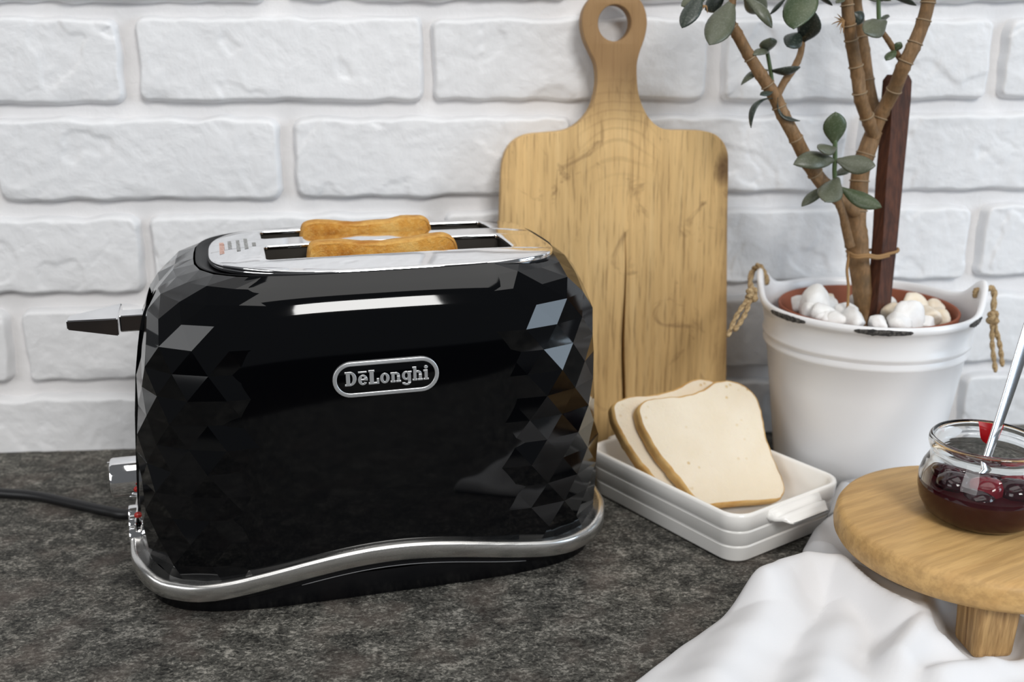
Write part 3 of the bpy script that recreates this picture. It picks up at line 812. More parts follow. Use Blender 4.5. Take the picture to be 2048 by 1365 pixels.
# ------------------------------------------------------------------ baking dish
DA = R(31.3)
dish = empty('baking_dish', (.1795, .6378, 0), DA)
tag(dish, 'small white ridged ceramic baking dish holding the bread slices', 'baking dish')
def dring(hx, hy, z, r, n=7):
    return [(x, y, z) for x, y in rrect(-hx-.0035, hx+.0035, -hy, hy, r, n)]
HX, HY = .0465, .0710
prof = [(.0400, .0645, .0006, .010), (.0428, .0673, .0010, .012), (.0436, .0681, .0022, .0125),
        (.0440, .0685, .0100, .0130), (.0444, .0689, .0108, .0130), (.0437, .0682, .0113, .0127), (.0437, .0682, .0118, .0127), (.0448, .0693, .0126, .0132),
        (.0452, .0697, .0205, .0134), (.0456, .0701, .0213, .0134), (.0449, .0694, .0218, .0131), (.0449, .0694, .0223, .0131), (.0460, .0705, .0231, .0136),
        (.0466, .0711, .0318, .0140), (.0463, .0708, .0332, .0140), (.0452, .0697, .0338, .0135), (.0438, .0683, .0333, .0128), (.0428, .0673, .0318, .0120),
        (.0418, .0663, .0200, .0115), (.0405, .0650, .0075, .0110), (.0380, .0625, .0048, .0095), (.0340, .0585, .0042, .0080)]
V, Fc = loft([dring(a, b, z, r) for a, b, z, r in prof], True, True, True)
mesh('dish_body', V, Fc, M_CERAMIC, dish)
for s in (-1, 1):                                   # ribbed lug handles on the short sides
    rings = []
    for k in range(9):
        t = k/8; y = s*(.0700+.0150*t); hw = lerp(.0245, .0165, t**1.4); zt = .0322-.0035*t + .0011*math.sin(t*math.pi*4.0)*(t < .95); zb = .0245+.0030*t
        if t == 1: zt -= .0012
        rings.append([(-hw, y, (zt+zb)/2-.001), (-hw+.0015, y, zt-.0006), (-hw*.5, y, zt), (0, y, zt), (hw*.5, y, zt), (hw-.0015, y, zt-.0006), (hw, y, (zt+zb)/2-.001), (hw-.002, y, zb), (0, y, zb-.0004), (-hw+.002, y, zb)])
    V, Fc = loft(rings, True, True, True)
    mesh('dish_handle', V, Fc, M_CERAMIC, dish)

def bread_outline(seed):
    P = [(-.0600, .003), (-.012, 0), (-.004, .0015), (.0000, .008), (-.0005, .020), (-.0018, .032), (-.0020, .046), (-.0005, .056), (.0005, .066), (-.0020, .076), (-.0090, .0835), (-.0190, .0870), (-.0290, .0862),
         (-.038, .0825), (-.050, .0800), (-.064, .0795), (-.078, .0795), (-.0865, .0770), (-.0900, .0710), (-.0895, .062), (-.0865, .050), (-.0810, .036), (-.0735, .022), (-.0670, .009)]
    C = catmull([Vector((p[0], p[1], 0)) for p in P+[P[0]]], 5)[:-1]
    return [(c.x + .0008*noise.noise(Vector((c.x*160+seed, c.y*160, 0))), c.y + .0009*noise.noise(Vector((c.x*160, c.y*160+seed, 5)))) for c in C]
bAng = R(14.0)
for i, (off, tilt, ix, lab) in enumerate(((.0, 50, 0.0, 'white bread slice at the front, leaning in the baking dish'),
                                          (.0150, 51, -.0120, 'white bread slice behind the front one, nearer the cutting board'))):
    base = onz(1570, 1000, .0105) + Vector((-math.sin(bAng)*off + math.cos(bAng)*ix, math.cos(bAng)*off + math.sin(bAng)*ix, -.0005 if off == 0 else -.0035))
    o = empty('bread_slice', base, bAng); o.rotation_euler = (-(math.pi/2-R(tilt)), 0, bAng)
    tag(o, lab, 'bread', 'bread slices in the dish')
    make_slice(o, bread_outline(3+i*5), .0120, M_CRUMB, M_CRUST, .0003)

# ------------------------------------------------------------------ bucket planter
PX, PY = .2995, .690
VIEW = math.atan2(PY, PX)                          # direction away from the camera
bucket = empty('bucket_planter', (PX, PY, 0), 0)
tag(bucket, 'white enamel bucket planter with chipped rim and rope ears', 'planter')
EAR_L, EAR_R = VIEW + R(87), VIEW - R(80)
def ear(a):
    e = 0
    for c in (EAR_L, EAR_R):
        d = (a-c+math.pi) % (2*math.pi)-math.pi
        e += math.exp(-(d/.26)**2)
    return e
bprof = [(.0530, .0010, 0), (.0548, .0020, 0), (.0570, .020, 0), (.0640, .075, 0), (.0668, .0960, 0), (.0690, .0985, 0), (.0695, .1005, 0), (.0682, .1030, 0), (.0682, .1035, 0), (.0700, .1055, 0), (.0703, .1075, 0), (.0690, .1098, 0),
         (.0704, .1180, .15), (.0714, .1232, .6), (.0730, .1242, .75), (.0740, .1262, .9), (.0738, .1285, 1), (.0722, .1296, 1), (.0704, .1290, 1), (.0694, .1265, .9), (.0688, .1225, .6), (.0664, .100, 0), (.0600, .060, 0), (.0560, .03, 0)]
NB = 128
rings = []
for r, z, w_ in bprof:
    rg = []
    for k in range(NB):
        a = 2*math.pi*k/NB; e = ear(a)*w_
        rr = r + .0030*e; rg.append((rr*math.cos(a), rr*math.sin(a), z+.0170*e))
    rings.append(rg)
V, Fc = loft(rings, True, True, True)
mesh('bucket_body', V, Fc, M_ENAMEL, bucket)
def chip(a0, a1, seed):                            # bare patch where the enamel has chipped off the rolled rim
    n = 26; rings = [[], [], []]
    for k in range(n+1):
        a = lerp(a0, a1, k/n); e = ear(a); t = k/n; j = .5+.5*abs(noise.noise(Vector((k*.7, seed, 0))))
        env = math.sin(math.pi*t)**.5
        for q, (r, z, w_) in enumerate((( .0743, .1262-.0030*j*env, .9), (.0747, .1266, .92), (.0742, .1272+.0022*j*env, .98))):
            rr = r+.0030*e*w_; rings[q].append((rr*math.cos(a), rr*math.sin(a), z+.0170*e*w_))
    V, Fc = loft(rings, False); mesh('rim_chip', V, Fc, M_CHIP, bucket)
chip(VIEW+math.pi-R(56), VIEW+math.pi-R(30), 1); chip(VIEW+math.pi-R(5), VIEW+math.pi+R(23), 4); chip(VIEW+math.pi+R(59), VIEW+math.pi+R(76), 7)
# rope loops through the ears
def rope(pts, rad=.0017, strands=2):
    P = catmull(pts, 10); parts = []
    for s in range(strands):
        q = []
        for i, p in enumerate(P):
            t = (P[min(i+1, len(P)-1)]-P[max(i-1, 0)]).normalized(); a = t.cross(Vector((0.3, 1, .2))).normalized(); b = t.cross(a)
            ph = i*.9+s*2*math.pi/strands
            q.append(p+(a*math.cos(ph)+b*math.sin(ph))*rad*.55)
        parts.append(tube(q, rad*.8, 7, 1))
    return merge(parts)
def ear_point(c, r, z): return Vector((r*math.cos(c), r*math.sin(c), z))
for c, pend in ((EAR_L, ((1524, 548, .680), (1503, 590, .664), (1462, 668, .656))), (EAR_R, ((1972, 600, .672), (1985, 636, .668), (1998, 738, .666)))):
    root = Vector((PX, PY, 0))
    top = ear_point(c, .0765, .1462); inn = ear_point(c, .0705, .139); out = ear_point(c, .0815, .1400)
    k_ = at(*pend[1])-root; e_ = at(*pend[2])-root
    loop = mesh('rope_loop', *rope([inn+Vector((0, 0, -.004)), inn, top+Vector((0, 0, .0015)) if c == EAR_L else ear_point(c, .074, .139), out, k_]), M_ROPE, bucket)
    # knot
    kn = [k_+Vector((.0021*math.cos(a), .0016*math.sin(a*1.7), .0030*math.sin(a*.62))) for a in [i*.9 for i in range(16)]]
    mesh('knot', *rope(kn, .0017), M_ROPE, loop)
    for s in (-1, 1):
        mid = k_.lerp(e_, .5)+Vector((.0026*s, 0, 0)); mesh('rope_tail', *rope([k_, mid, e_+Vector((.0022*s, 0, .002*s))], .0014), M_ROPE, loop)

# inner terracotta pot, soil, pebbles
tp = empty('terracotta_pot', (PX, PY, .0306)); tag(tp, 'reddish terracotta plant pot nested inside the white bucket', 'flower pot')
V, Fc = lathe([(.042, 0), (.045, .001), (.0585, .088), (.0598, .090), (.0606, .0945), (.0598, .0955), (.0588, .0945), (.0578, .088), (.052, .07)], 72)
mesh('pot_wall', V, Fc, M_TERRACOTTA, tp)
V, Fc = lathe([(.0570, .0755), (.045, .0775), (.025, .0782), (.001, .0785)], 40, cap0=False, cap1=True)
tag(mesh('soil', V, Fc, M_SOIL, tp), kind='stuff')
def pebble(p, size, seed, label, mat, sq=(1, 1, .75)):
    rnd = random.Random(seed); bm = bmesh.new(); bmesh.ops.create_icosphere(bm, subdivisions=3, radius=1.0)
    off = Vector((rnd.uniform(-9, 9), rnd.uniform(-9, 9), rnd.uniform(-9, 9)))
    planes = [(Vector((rnd.gauss(0, 1), rnd.gauss(0, 1), rnd.gauss(0, 1))).normalized(), rnd.uniform(.5, .8)) for _ in range(9)]
    rot = Matrix.Rotation(rnd.uniform(0, 6.28), 3, 'Z') @ Matrix.Rotation(rnd.uniform(-.5, .5), 3, 'X')
    for v in bm.verts:
        c = v.co.copy()
        for n_, d in planes:
            e = c.dot(n_)-d
            if e > 0: c -= n_*e*.8
        c *= 1+.16*noise.noise(c*1.5+off)
        c = rot @ Vector((c.x*size*sq[0], c.y*size*sq[1], c.z*size*sq[2])); v.co = c
    o = from_bm('pebble', bm, mat); o.location = p
    return tag(o, label, 'pebble', 'pebbles on the potted soil')
COMMON = 'small white pebble among those covering the soil in the bucket'
COMMON_CREAM = 'small cream pebble low among the white ones in the bucket'
PB = [  # px, py, depth, size, label, cream?
 (1570, 612, .672, .0085, 'flat white pebble touching the left inner wall of the terracotta pot', 0, (.8, .8, 1)),
 (1612, 600, .682, .0150, 'largest pointed white pebble, left of the plant trunk', 0, (.75, .8, 1.15)),
 (1640, 622, .664, .0105, None, 0, (1, 1, .8)), (1608, 632, .655, .0085, None, 0, (1.1, 1, .7)), (1660, 602, .690, .0100, 'rounded white pebble standing right behind the hanging twine', 0, (.8, .8, 1.0)),
 (1650, 592, .704, .0085, None, 1, (1, 1, .7)), (1665, 640, .652, .0085, None, 0, (1.2, 1, .7)), (1700, 638, .648, .0120, 'wide lumpy white pebble in front of the trunk base', 0, (1.35, .8, .8)), (1690, 612, .672, .0095, None, 0, (1, 1, .8)),
 (1630, 645, .648, .0070, None, 0, (1, 1, .7)), (1800, 640, .648, .0105, None, 0, (1.1, .9, .8)), (1818, 636, .652, .0120, 'veined white pebble right of the dark wooden stake', 0, (.95, .8, 1.1)), (1828, 607, .676, .0115, 'upright cream pebble behind the others, right of the stake', 1, (.9, .8, 1.1)),
 (1790, 622, .668, .0095, None, 1, (1, 1, .8)), (1858, 632, .660, .0095, None, 1, (1.1, 1, .8)), (1885, 640, .668, .0100, 'cream pebble against the right wall of the terracotta pot', 1, (1.1, .9, .8)), (1850, 648, .652, .0085, None, 0, (1.1, 1, .7)),
 (1770, 606, .690, .0090, None, 0, (1, 1, .8)), (1880, 616, .688, .0085, None, 1, (1, 1, .8)), (1720, 602, .706, .0085, None, 0, (1, 1, .8)), (1600, 605, .698, .0080, None, 0, (1, 1, .8)), (1755, 648, .645, .0075, None, 0, (1.2, 1, .7)), (1835, 618, .690, .0085, None, 1, (1, 1, .8))]
for i, (px, py, Y, s, lab, cream, sq) in enumerate(PB):
    p = at(px, py, Y); p.z = max(.1105+s*.45, min(p.z, .1255))
    dx_, dy_ = p.x-PX, p.y-PY; rr_ = math.hypot(dx_, dy_); lim_ = .0565-s*.95
    if rr_ > lim_: p.x = PX+dx_*lim_/rr_; p.y = PY+dy_*lim_/rr_
    pebble(p, s, 40+i, lab or (COMMON_CREAM if cream else COMMON), M_STONE2 if cream else M_STONE, sq)

# ------------------------------------------------------------------ jade plant
PLY = .690
plant = empty('jade_plant', at(1722, 640, .684)); tag(plant, 'jade plant with woody ringed stems and thick oval leaves in the bucket', 'plant')
S_ = .70/FPX                                        # metres per photo pixel at the plant's distance (about)
def nodes_bump(count, amp=.10):
    return lambda s: 1 + amp*max(0, math.cos(s*count*2*math.pi))**8
def stem(pts, name='branch', mat=M_BARK, nodes=7, amp=.10, parent=None, n=14, m=8):
    P = [at(x, y, Y) for x, y, Y, r in pts]; rad = [r*S_ for *_, r in pts]
    o = mesh(name, *tube(P, rad, n, m, nodes_bump(nodes, amp) if nodes else None), mat); return world_child(o, plant)
def rings_on(pts, fr):
    """pale leaf-scar rings round a stem"""
    P = catmull([at(x, y, Y) for x, y, Y, r in pts], 10); rl = [r*S_ for *_, r in pts]; parts = []
    for f in fr:
        i = int(f*(len(P)-2)); p = P[i]; t = (P[i+1]-P[max(i-1, 0)]).normalized()
        s = f*(len(pts)-1); j = min(int(s), len(pts)-2); r = lerp(rl[j], rl[j+1], s-j)*1.05
        a = t.cross(Vector((0, 1, .1))).normalized(); b = t.cross(a)
        c = [p+a*(r*math.cos(q*math.pi/8))+b*(r*math.sin(q*math.pi/8)) for q in range(17)]
        parts.append(tube(c, .00055, 5, 1, cap=False))
    o = mesh('leaf_scar_rings', *merge(parts), M_NODE); o['kind'] = 'stuff'; world_child(o, plant)
trunk = [(1727, 660, .684, 18), (1726, 610, .684, 18), (1722, 560, .685, 20), (1716, 510, .686, 22), (1714, 480, .687, 23), (1712, 445, .690, 20), (1716, 395, .692, 19), (1722, 340, .694, 18), (1738, 290, .695, 18), (1748, 262, .696, 16)]
A1 = [(1748, 275, .694, 13), (1738, 245, .690, 13), (1722, 200, .686, 13), (1715, 150, .684, 13), (1704, 90, .682, 12), (1697, 40, .680, 12), (1692, -20, .680, 11), (1686, -80, .678, 10)]
A2 = [(1752, 255, .705, 13), (1745, 210, .710, 13), (1736, 160, .714, 12), (1728, 100, .717, 12), (1720, 50, .720, 11), (1712, 0, .722, 11), (1708, -70, .724, 10)]
A3 = [(1744, 275, .696, 13), (1764, 225, .696, 14), (1788, 180, .688, 14), (1806, 135, .682, 14), (1826, 95, .680, 14), (1846, 45, .680, 13), (1857, 0, .680, 13), (1864, -60, .680, 12)]
B = [(1716, 430, .690, 16), (1690, 408, .686, 15), (1650, 372, .682, 15), (1618, 328, .678, 14), (1592, 278, .676, 13), (1566, 230, .676, 13), (1548, 190, .676, 13), (1522, 150, .676, 12), (1496, 108, .676, 11), (1474, 68, .676, 11), (1460, 42, .676, 10), (1464, 8, .676, 7), (1472, -40, .676, 7)]
B1 = [(1553, 196, .680, 7), (1568, 165, .686, 7.5), (1587, 138, .690, 7), (1600, 110, .692, 6.5), (1604, 84, .692, 6), (1604, 60, .692, 5)]
Cc = [(1700, 492, .676, 10), (1692, 458, .672, 9), (1686, 430, .670, 8), (1676, 400, .668, 8), (1672, 372, .667, 7)]
st = stem(trunk, 'trunk', nodes=6, amp=.07, n=18)
for q, nd in ((A1, 7), (A2, 6), (A3, 7), (B, 12), (B1, 4), (Cc, 3)): stem(q, nodes=nd)
rings_on(A1, (.2, .34, .48, .62, .7, .8)); rings_on(A3, (.12, .3, .48, .62, .74, .86)); rings_on(B, (.22, .34, .46, .55, .66, .8)); rings_on(trunk, (.62, .75, .86)); rings_on(A2, (.35, .6))
def sprig(pts, r=4.0): stem([(x, y, Y, r) for x, y, Y in pts], 'sprig', M_SPROUT, 0)
sprig([(1672, 380, .667), (1669, 345, .666), (1670, 318, .666), (1670, 280, .666)], 4.5)
sprig([(1546, 182, .684), (1543, 155, .685), (1540, 135, .685), (1535, 108, .685), (1532, 98, .685)], 4.0)
stem([(1808, 128, .690, 6), (1790, 102, .684, 6), (1776, 80, .680, 5.5), (1766, 66, .679, 5)], 'sprig', M_BARK, 3)
sprig([(1758, 45, .680), (1757, 15, .680), (1757, -25, .680)], 4.2)

def leaf(base, tip, wpx, mat, roll=0.0, bend=0.0, th=.16, parent=plant):
    """thick obovate leaf. base/tip: (px,py,depth); roll turns the blade about its length; bend in leaf lengths"""
    b = at(*base); t = at(*tip); ax = t-b; L = ax.length; ax.normalize()
    view = (b-_C).normalized(); side = ax.cross(view).normalized(); nrm = side.cross(ax).normalized()
    q = Matrix.Rotation(roll, 3, ax); side = q @ side; nrm = q @ nrm
    W = wpx*S_*.55; NL, NR = 14, 12; rings = []
    for i in range(NL+1):
        s = i/NL; s_ = .5-.5*math.cos(math.pi*s)
        w = W*max(.02, (math.sin(math.pi*min(1, s_**1.08*.99+.012)))**.72*(.84+.2*s_)) if s_ > .06 else W*lerp(.16, .30, s_/.06)
        if i == NL: w = W*.04
        tk = max(.0004, min(W, .006)*th*2.0*(w/W)**.7) if w > 0 else .0004
        c = b+ax*(L*s_)+nrm*(bend*L*4*s_*(1-s_))
        cup = -.10*w
        rings.append([c+side*(w*math.cos(2*math.pi*k/NR))+nrm*(tk*math.sin(2*math.pi*k/NR)+cup*(1-abs(math.cos(2*math.pi*k/NR)))) for k in range(NR)])
    V, Fc = loft(rings, True, True, True)
    o = mesh('leaf', V, Fc, mat); world_child(o, parent); return o
G, D_, E_ = M_LEAF, M_LEAFDARK, M_LEAFGREEN
LV = [((1402, -14, .665), (1364, 56, .655), 36, D_, .5, .03), ((1466, 0, .676), (1419, 90, .655), 50, G, .15, .05), ((1492, -4, .672), (1544, 56, .664), 27, G, -.7, -.10), ((1490, -4, .680), (1532, 24, .690), 40, G, .3, .05),
      ((1572, -4, .695), (1540, 29, .700), 13, D_, .9, 0), ((1614, -48, .672), (1587, 58, .650), 62, E_, .35, .06), ((1602, 66, .690), (1574, 93, .676), 36, D_, .2, .05), ((1603, 84, .692), (1628, 22, .672), 48, D_, -.2, .04),
      ((1532, 104, .685), (1541, 76, .676), 34, G, .5, .05), ((1538, 104, .684), (1506, 110, .672), 20, G, .9, -.08), ((1541, 141, .685), (1601, 134, .678), 24, D_, .9, -.10), ((1540, 141, .685), (1482, 170, .680), 20, G, .95, -.16),
      ((1545, 197, .672), (1502, 256, .664), 20, D_, 1.1, -.28), ((1556, 195, .672), (1600, 242, .668), 20, D_, -1.1, .28),
      ((1669, 288, .666), (1671, 224, .662), 43, E_, .2, .04), ((1672, 296, .664), (1636, 298, .650), 30, G, .75, .05), ((1668, 320, .665), (1587, 329, .652), 40, G, .55, -.08), ((1673, 320, .665), (1751, 332, .654), 42, G, -.55, .08),
      ((1670, 352, .670), (1704, 334, .676), 22, G, -.8, 0), ((1676, 356, .665), (1650, 404, .640), 46, G, .1, .06), ((1658, 374, .666), (1603, 413, .662), 28, G, .8, -.06), ((1682, 376, .665), (1763, 415, .648), 34, E_, -.5, .09),
      ((1772, 42, .676), (1729, 66, .660), 42, G, .3, .05), ((1756, 40, .684), (1731, 46, .690), 14, G, .8, 0), ((1758, 38, .684), (1779, 33, .690), 14, G, .8, 0), ((1791, 100, .682), (1772, 121, .676), 20, E_, .6, 0), ((1790, 102, .682), (1802, 84, .680), 18, E_, .5, 0),
      ((1776, -10, .682), (1833, 11, .676), 16, D_, .8, .05), ((1628, -12, .690), (1665, 11, .684), 14, D_, .9, .05), ((1708, 26, .690), (1727, 44, .692), 28, D_, -.5, 0), ((1690, -4, .676), (1672, 6, .668), 14, G, .8, 0),
      ((1545, 184, .672), (1520, 190, .664), 14, D_, .7, 0), ((1420, -20, .668), (1362, 12, .668), 30, G, .4, .05), ((1450, -10, .690), (1410, 20, .700), 34, D_, .4, 0),
      ((1740, -14, .680), (1782, 1, .676), 16, E_, .8, 0), ((1780, -4, .690), (1735, -2, .690), 16, G, .7, 0)]
for b_, t_, w_, mt, ro, be in LV: leaf(b_, t_, w_, mt, ro, be)
rnd = random.Random(21)                              # the crown just above the picture
for cx, cy, Y in ((1472, -45, .676), (1606, -60, .685), (1684, -90, .678), (1706, -80, .724), (1866, -70, .684), (1757, -40, .680)):
    for k in range(5):
        a = rnd.uniform(0, 6.28)
        dx, dy = 62*math.cos(a), 30*math.sin(a)-30
        leaf((cx, cy-8*k, Y), (cx+dx, cy-8*k+dy, Y+rnd.uniform(-.025, .025)), rnd.uniform(34, 48), rnd.choice((G, D_, E_)), rnd.uniform(-.8, .8), .05)
# dry aerial-root tufts on the stems
for (cx, cy, Y), nn, sc_ in (((1688, 42, .676), 13, 26), ((1412, 12, .668), 8, 18)):
    parts = []
    for k in range(nn):
        a = R(rnd.uniform(120, 290)); l = rnd.uniform(.5, 1)*sc_
        parts.append(tube([at(cx, cy, Y), at(cx+l*.5*math.cos(a), cy-l*.4*math.sin(a), Y-.002), at(cx+l*math.cos(a), cy-l*math.sin(a)+3, Y-.003+rnd.uniform(-.003, .003))], [.0006, .0004, .0001], 5, 4))
    o = mesh('aerial_roots', *merge(parts), M_TWINE); o['kind'] = 'stuff'; world_child(o, plant)

# wooden stake, twine
def stake_mesh():
    rowsp = [(1762, 666), (1767, 560), (1774, 440), (1780, 330), (1788, 240), (1800, 150)]
    rings = []
    edges = [((1742, 1778), 655), ((1750, 1787), 560), ((1757, 1795), 480), ((1764, 1806), 360), ((1772, 1815), 270), ((1776, 1821), 200), ((1778, 1824), 162), ((1783, 1818), 150)]
    for i, ((xa, xb), y) in enumerate(edges):
        j = .0009*noise.noise(Vector((i*1.7, 2, 0)))
        Yk = lerp(.671, .704, (655-y)/505); a = at(xa+9, y, Yk); b = at(xb, y, Yk+.002); d = Vector((-.0042, .008, 0))*(1.0 if i < 7 else .8)
        a.x += j; b.x -= j
        rings.append([a, b, b+d, a+d])
    return loft(rings, True, True, True)
V, Fc = stake_mesh(); o0 = at(1760, 655, .68)
stake = mesh('wooden_stake', V, Fc, M_STAKE, None, False, origin=o0)
tag(stake, 'dark brown rough wooden stake tied upright to the jade plant', 'stake')
P = [(1697, 505, .676), (1712, 512, .668), (1735, 510, .667), (1756, 513, .672), (1778, 508, .6765), (1795, 503, .684), (1790, 497, .694), (1745, 500, .703), (1705, 500, .700), (1694, 502, .688), (1697, 505, .676)]
V1, F1 = tube([at(*q) for q in P], .0011, 7, 5)
V3, F3 = tube([at(x, y+4, Y-.0004) for x, y, Y in P[:5]], .0010, 7, 5)
V2, F2 = tube([at(1699, 506, .674), at(1694, 540, .671), at(1697, 575, .669), at(1695, 618, .667)], .0010, 7, 6)
V, Fc = merge([(V1, F1), (V3, F3), (V2, F2)])
tw = mesh('twine_tie', V, Fc, M_TWINE, None, True, origin=at(1720, 510, .68))
tag(tw, 'thin brown twine binding the trunk to the stake, one end hanging', 'twine')

# ------------------------------------------------------------------ round wooden stand
SX, SY, SZ, SR = .2990, .5115, .0500, .0770
standt = empty('wooden_stand', (SX, SY, 0), R(25)); tag(standt, 'round pale wooden pedestal board on short legs under the jam jar', 'serving stand')
V, Fc = lathe([(.060, .0335), (SR-.004, .0335), (SR-.001, .0345), (SR+.0005, .0370), (SR+.0010, .0405), (SR, .0465), (SR-.0016, .0490), (SR-.0042, .0500), (.05, .0500), (.001, .0500)], 96, cap0=True, cap1=True)
mesh('stand_top', V, Fc, M_STAND, standt)
fr = onz(1966, 1287, .004)-Vector((SX, SY, 0)); a0 = math.atan2(fr.y, fr.x)-R(25); rl = math.hypot(fr.x, fr.y)
for k in range(3):
    a = a0+k*2*math.pi/3
    o = bpy.data.objects.new('leg', bpy.data.meshes.new('leg')) if False else None
    bm = bmesh.new(); box_bm(bm, (0, 0, 0), (.0235, .0235, .0325), .003, 3)
    for v in bm.verts:
        s = lerp(.90, 1.02, (v.co.z+.017)/.034); v.co.x *= s; v.co.y *= s
        v.co = Matrix.Rotation(R(-25), 3, 'Z') @ v.co + Vector((rl*math.cos(a), rl*math.sin(a), .0177))
    from_bm('leg', bm, M_STANDLEG, standt, False)

# ------------------------------------------------------------------ jar, jam, spoon
JX, JY = .2985, .5135
jar = empty('glass_jar', (JX, JY, SZ)); tag(jar, 'small round glass jar of cherry jam on the wooden stand', 'jar')
outer = [(.001, .0006), (.0200, .0006), (.0255, .0012), (.0295, .0040), (.0325, .0095), (.0337, .0155), (.0335, .0215), (.0318, .0265), (.0296, .0300), (.0284, .0325), (.0283, .0345), (.0298, .0362), (.0305, .0385), (.0303, .0410), (.0292, .0424)]
inner = [(.0282, .0424), (.0273, .0412), (.0270, .0390), (.0266, .0345), (.0272, .0318), (.0292, .0278), (.0312, .0230), (.0317, .0160), (.0308, .0100), (.0282, .0055), (.0240, .0034), (.0150, .0030), (.001, .0030)]
V, Fc = lathe([(r, z*1.1) for r, z in outer+inner], 96, cap0=True, cap1=True)
mesh('jar_glass', V, Fc, M_GLASS, jar)
# smear on the inner neck at the back
sm_ = []
aC = math.atan2(.49, .30)+R(1)
n = 14
rings = []
for j in range(9):
    t = j/8; z = lerp(.0420, .0300, t); rr = interp(z, [.0318, .0345, .0390, .0424], [.0270, .0264, .0268, .0280])-.0006
    wid = lerp(.25, .15, t)*(math.sqrt(max(.02, 1-max(0, (t-.6)/.4)**2)))
    row = []
    for k in range(n+1):
        s = 2*k/n-1; a = aC+wid*s; bulge = .0011*(1-s*s)
        row.append(((rr-bulge)*math.cos(a), (rr-bulge)*math.sin(a), z*1.1))
    rings.append(row)
V, Fc = loft(rings, False); mesh('jam_smear', V, Fc, M_SMEAR, jar)
jam = empty('cherry_jam', (JX, JY, SZ+.0034)); tag(jam, 'dark red cherry jam with whole fruit inside the glass jar', 'jam')
V, Fc = lathe([(.001, -.0006), (.0245, -.0005), (.0292, .0022), (.0317, .0072), (.0325, .0135), (.0325, .0170), (.0312, .0174), (.015, .0178), (.001, .0180)], 96, cap0=True, cap1=True)
mesh('syrup', V, Fc, M_JAM, jam)
rnd = random.Random(6)
for i, (x, y, z, s, mt) in enumerate(((-.0185, -.0045, .0185, .0095, M_CHERRY), (-.0160, .0090, .0185, .0090, M_CHERRY), (-.0050, -.0130, .0185, .0100, M_CHERRYRED), (.0090, -.0160, .0180, .0110, M_CHERRY), (.0020, .0030, .0185, .0100, M_CHERRY), (.0180, -.0030, .0185, .0100, M_CHERRYRED),
                                     (.0130, .0120, .0175, .0095, M_CHERRY), (-.0030, .0180, .0175, .0090, M_CHERRY), (-.0115, -.0185, .0150, .0085, M_CHERRY), (.0195, -.0140, .0150, .0075, M_CHERRY))):
    bm = bmesh.new(); bmesh.ops.create_icosphere(bm, subdivisions=3, radius=s)
    off = Vector((i*3.1, 0, 0))
    for v in bm.verts:
        c = v.co; k = 1+.10*noise.noise(c*160+off); v.co = Vector((c.x*k, c.y*k, c.z*.72*k))
        v.co += Vector((x, y, z))
        rr = math.hypot(v.co.x, v.co.y); lim = interp(v.co.z+.0034, [.010, .016, .023, .0278], [.0300, .0308, .0302, .0282])
        if rr > lim: v.co.x *= lim/rr; v.co.y *= lim/rr
    from_bm('cherry', bm, mt, jam)
# spoon: handle runs up and to the right out of the picture
sp0 = at(1972, 925, .516)
spoon = empty('teaspoon', sp0); tag(spoon, 'steel teaspoon standing in the jam jar', 'spoon')
pts = [at(1958, 965, .512), at(1972, 922, .518), at(1992, 862, .526), at(2016, 790, .536), at(2040, 715, .546), at(2068, 630, .557), at(2096, 545, .568)]
wd = [.0034, .0034, .0040, .0049, .0058, .0066, .0070]
rings = []
PP = catmull(pts, 6)
for i, p in enumerate(PP):
    t = (PP[min(i+1, len(PP)-1)]-PP[max(i-1, 0)]).normalized(); s = i/(len(PP)-1)*(len(pts)-1); j = min(int(s), len(pts)-2)
    w_ = lerp(wd[j], wd[j+1], s-j); sd = t.cross(Vector((-.35, 1, 0))).normalized(); nn = sd.cross(t)
    rings.append([p+sd*(w_*math.cos(2*math.pi*k/12))+nn*(.0011*math.sin(2*math.pi*k/12)) for k in range(12)])
h_ = mesh('spoon_handle', *loft(rings, True, True, True), M_SPOON); world_child(h_, spoon)
bc = at(1952, 985, .508); bm = bmesh.new(); bmesh.ops.create_uvsphere(bm, u_segments=20, v_segments=10, radius=1)
for v in bm.verts: v.co = Vector((v.co.x*.0085, v.co.y*.0062, v.co.z*.0026)) + bc
b_ = from_bm('spoon_bowl', bm, M_SPOON); world_child(b_, spoon)

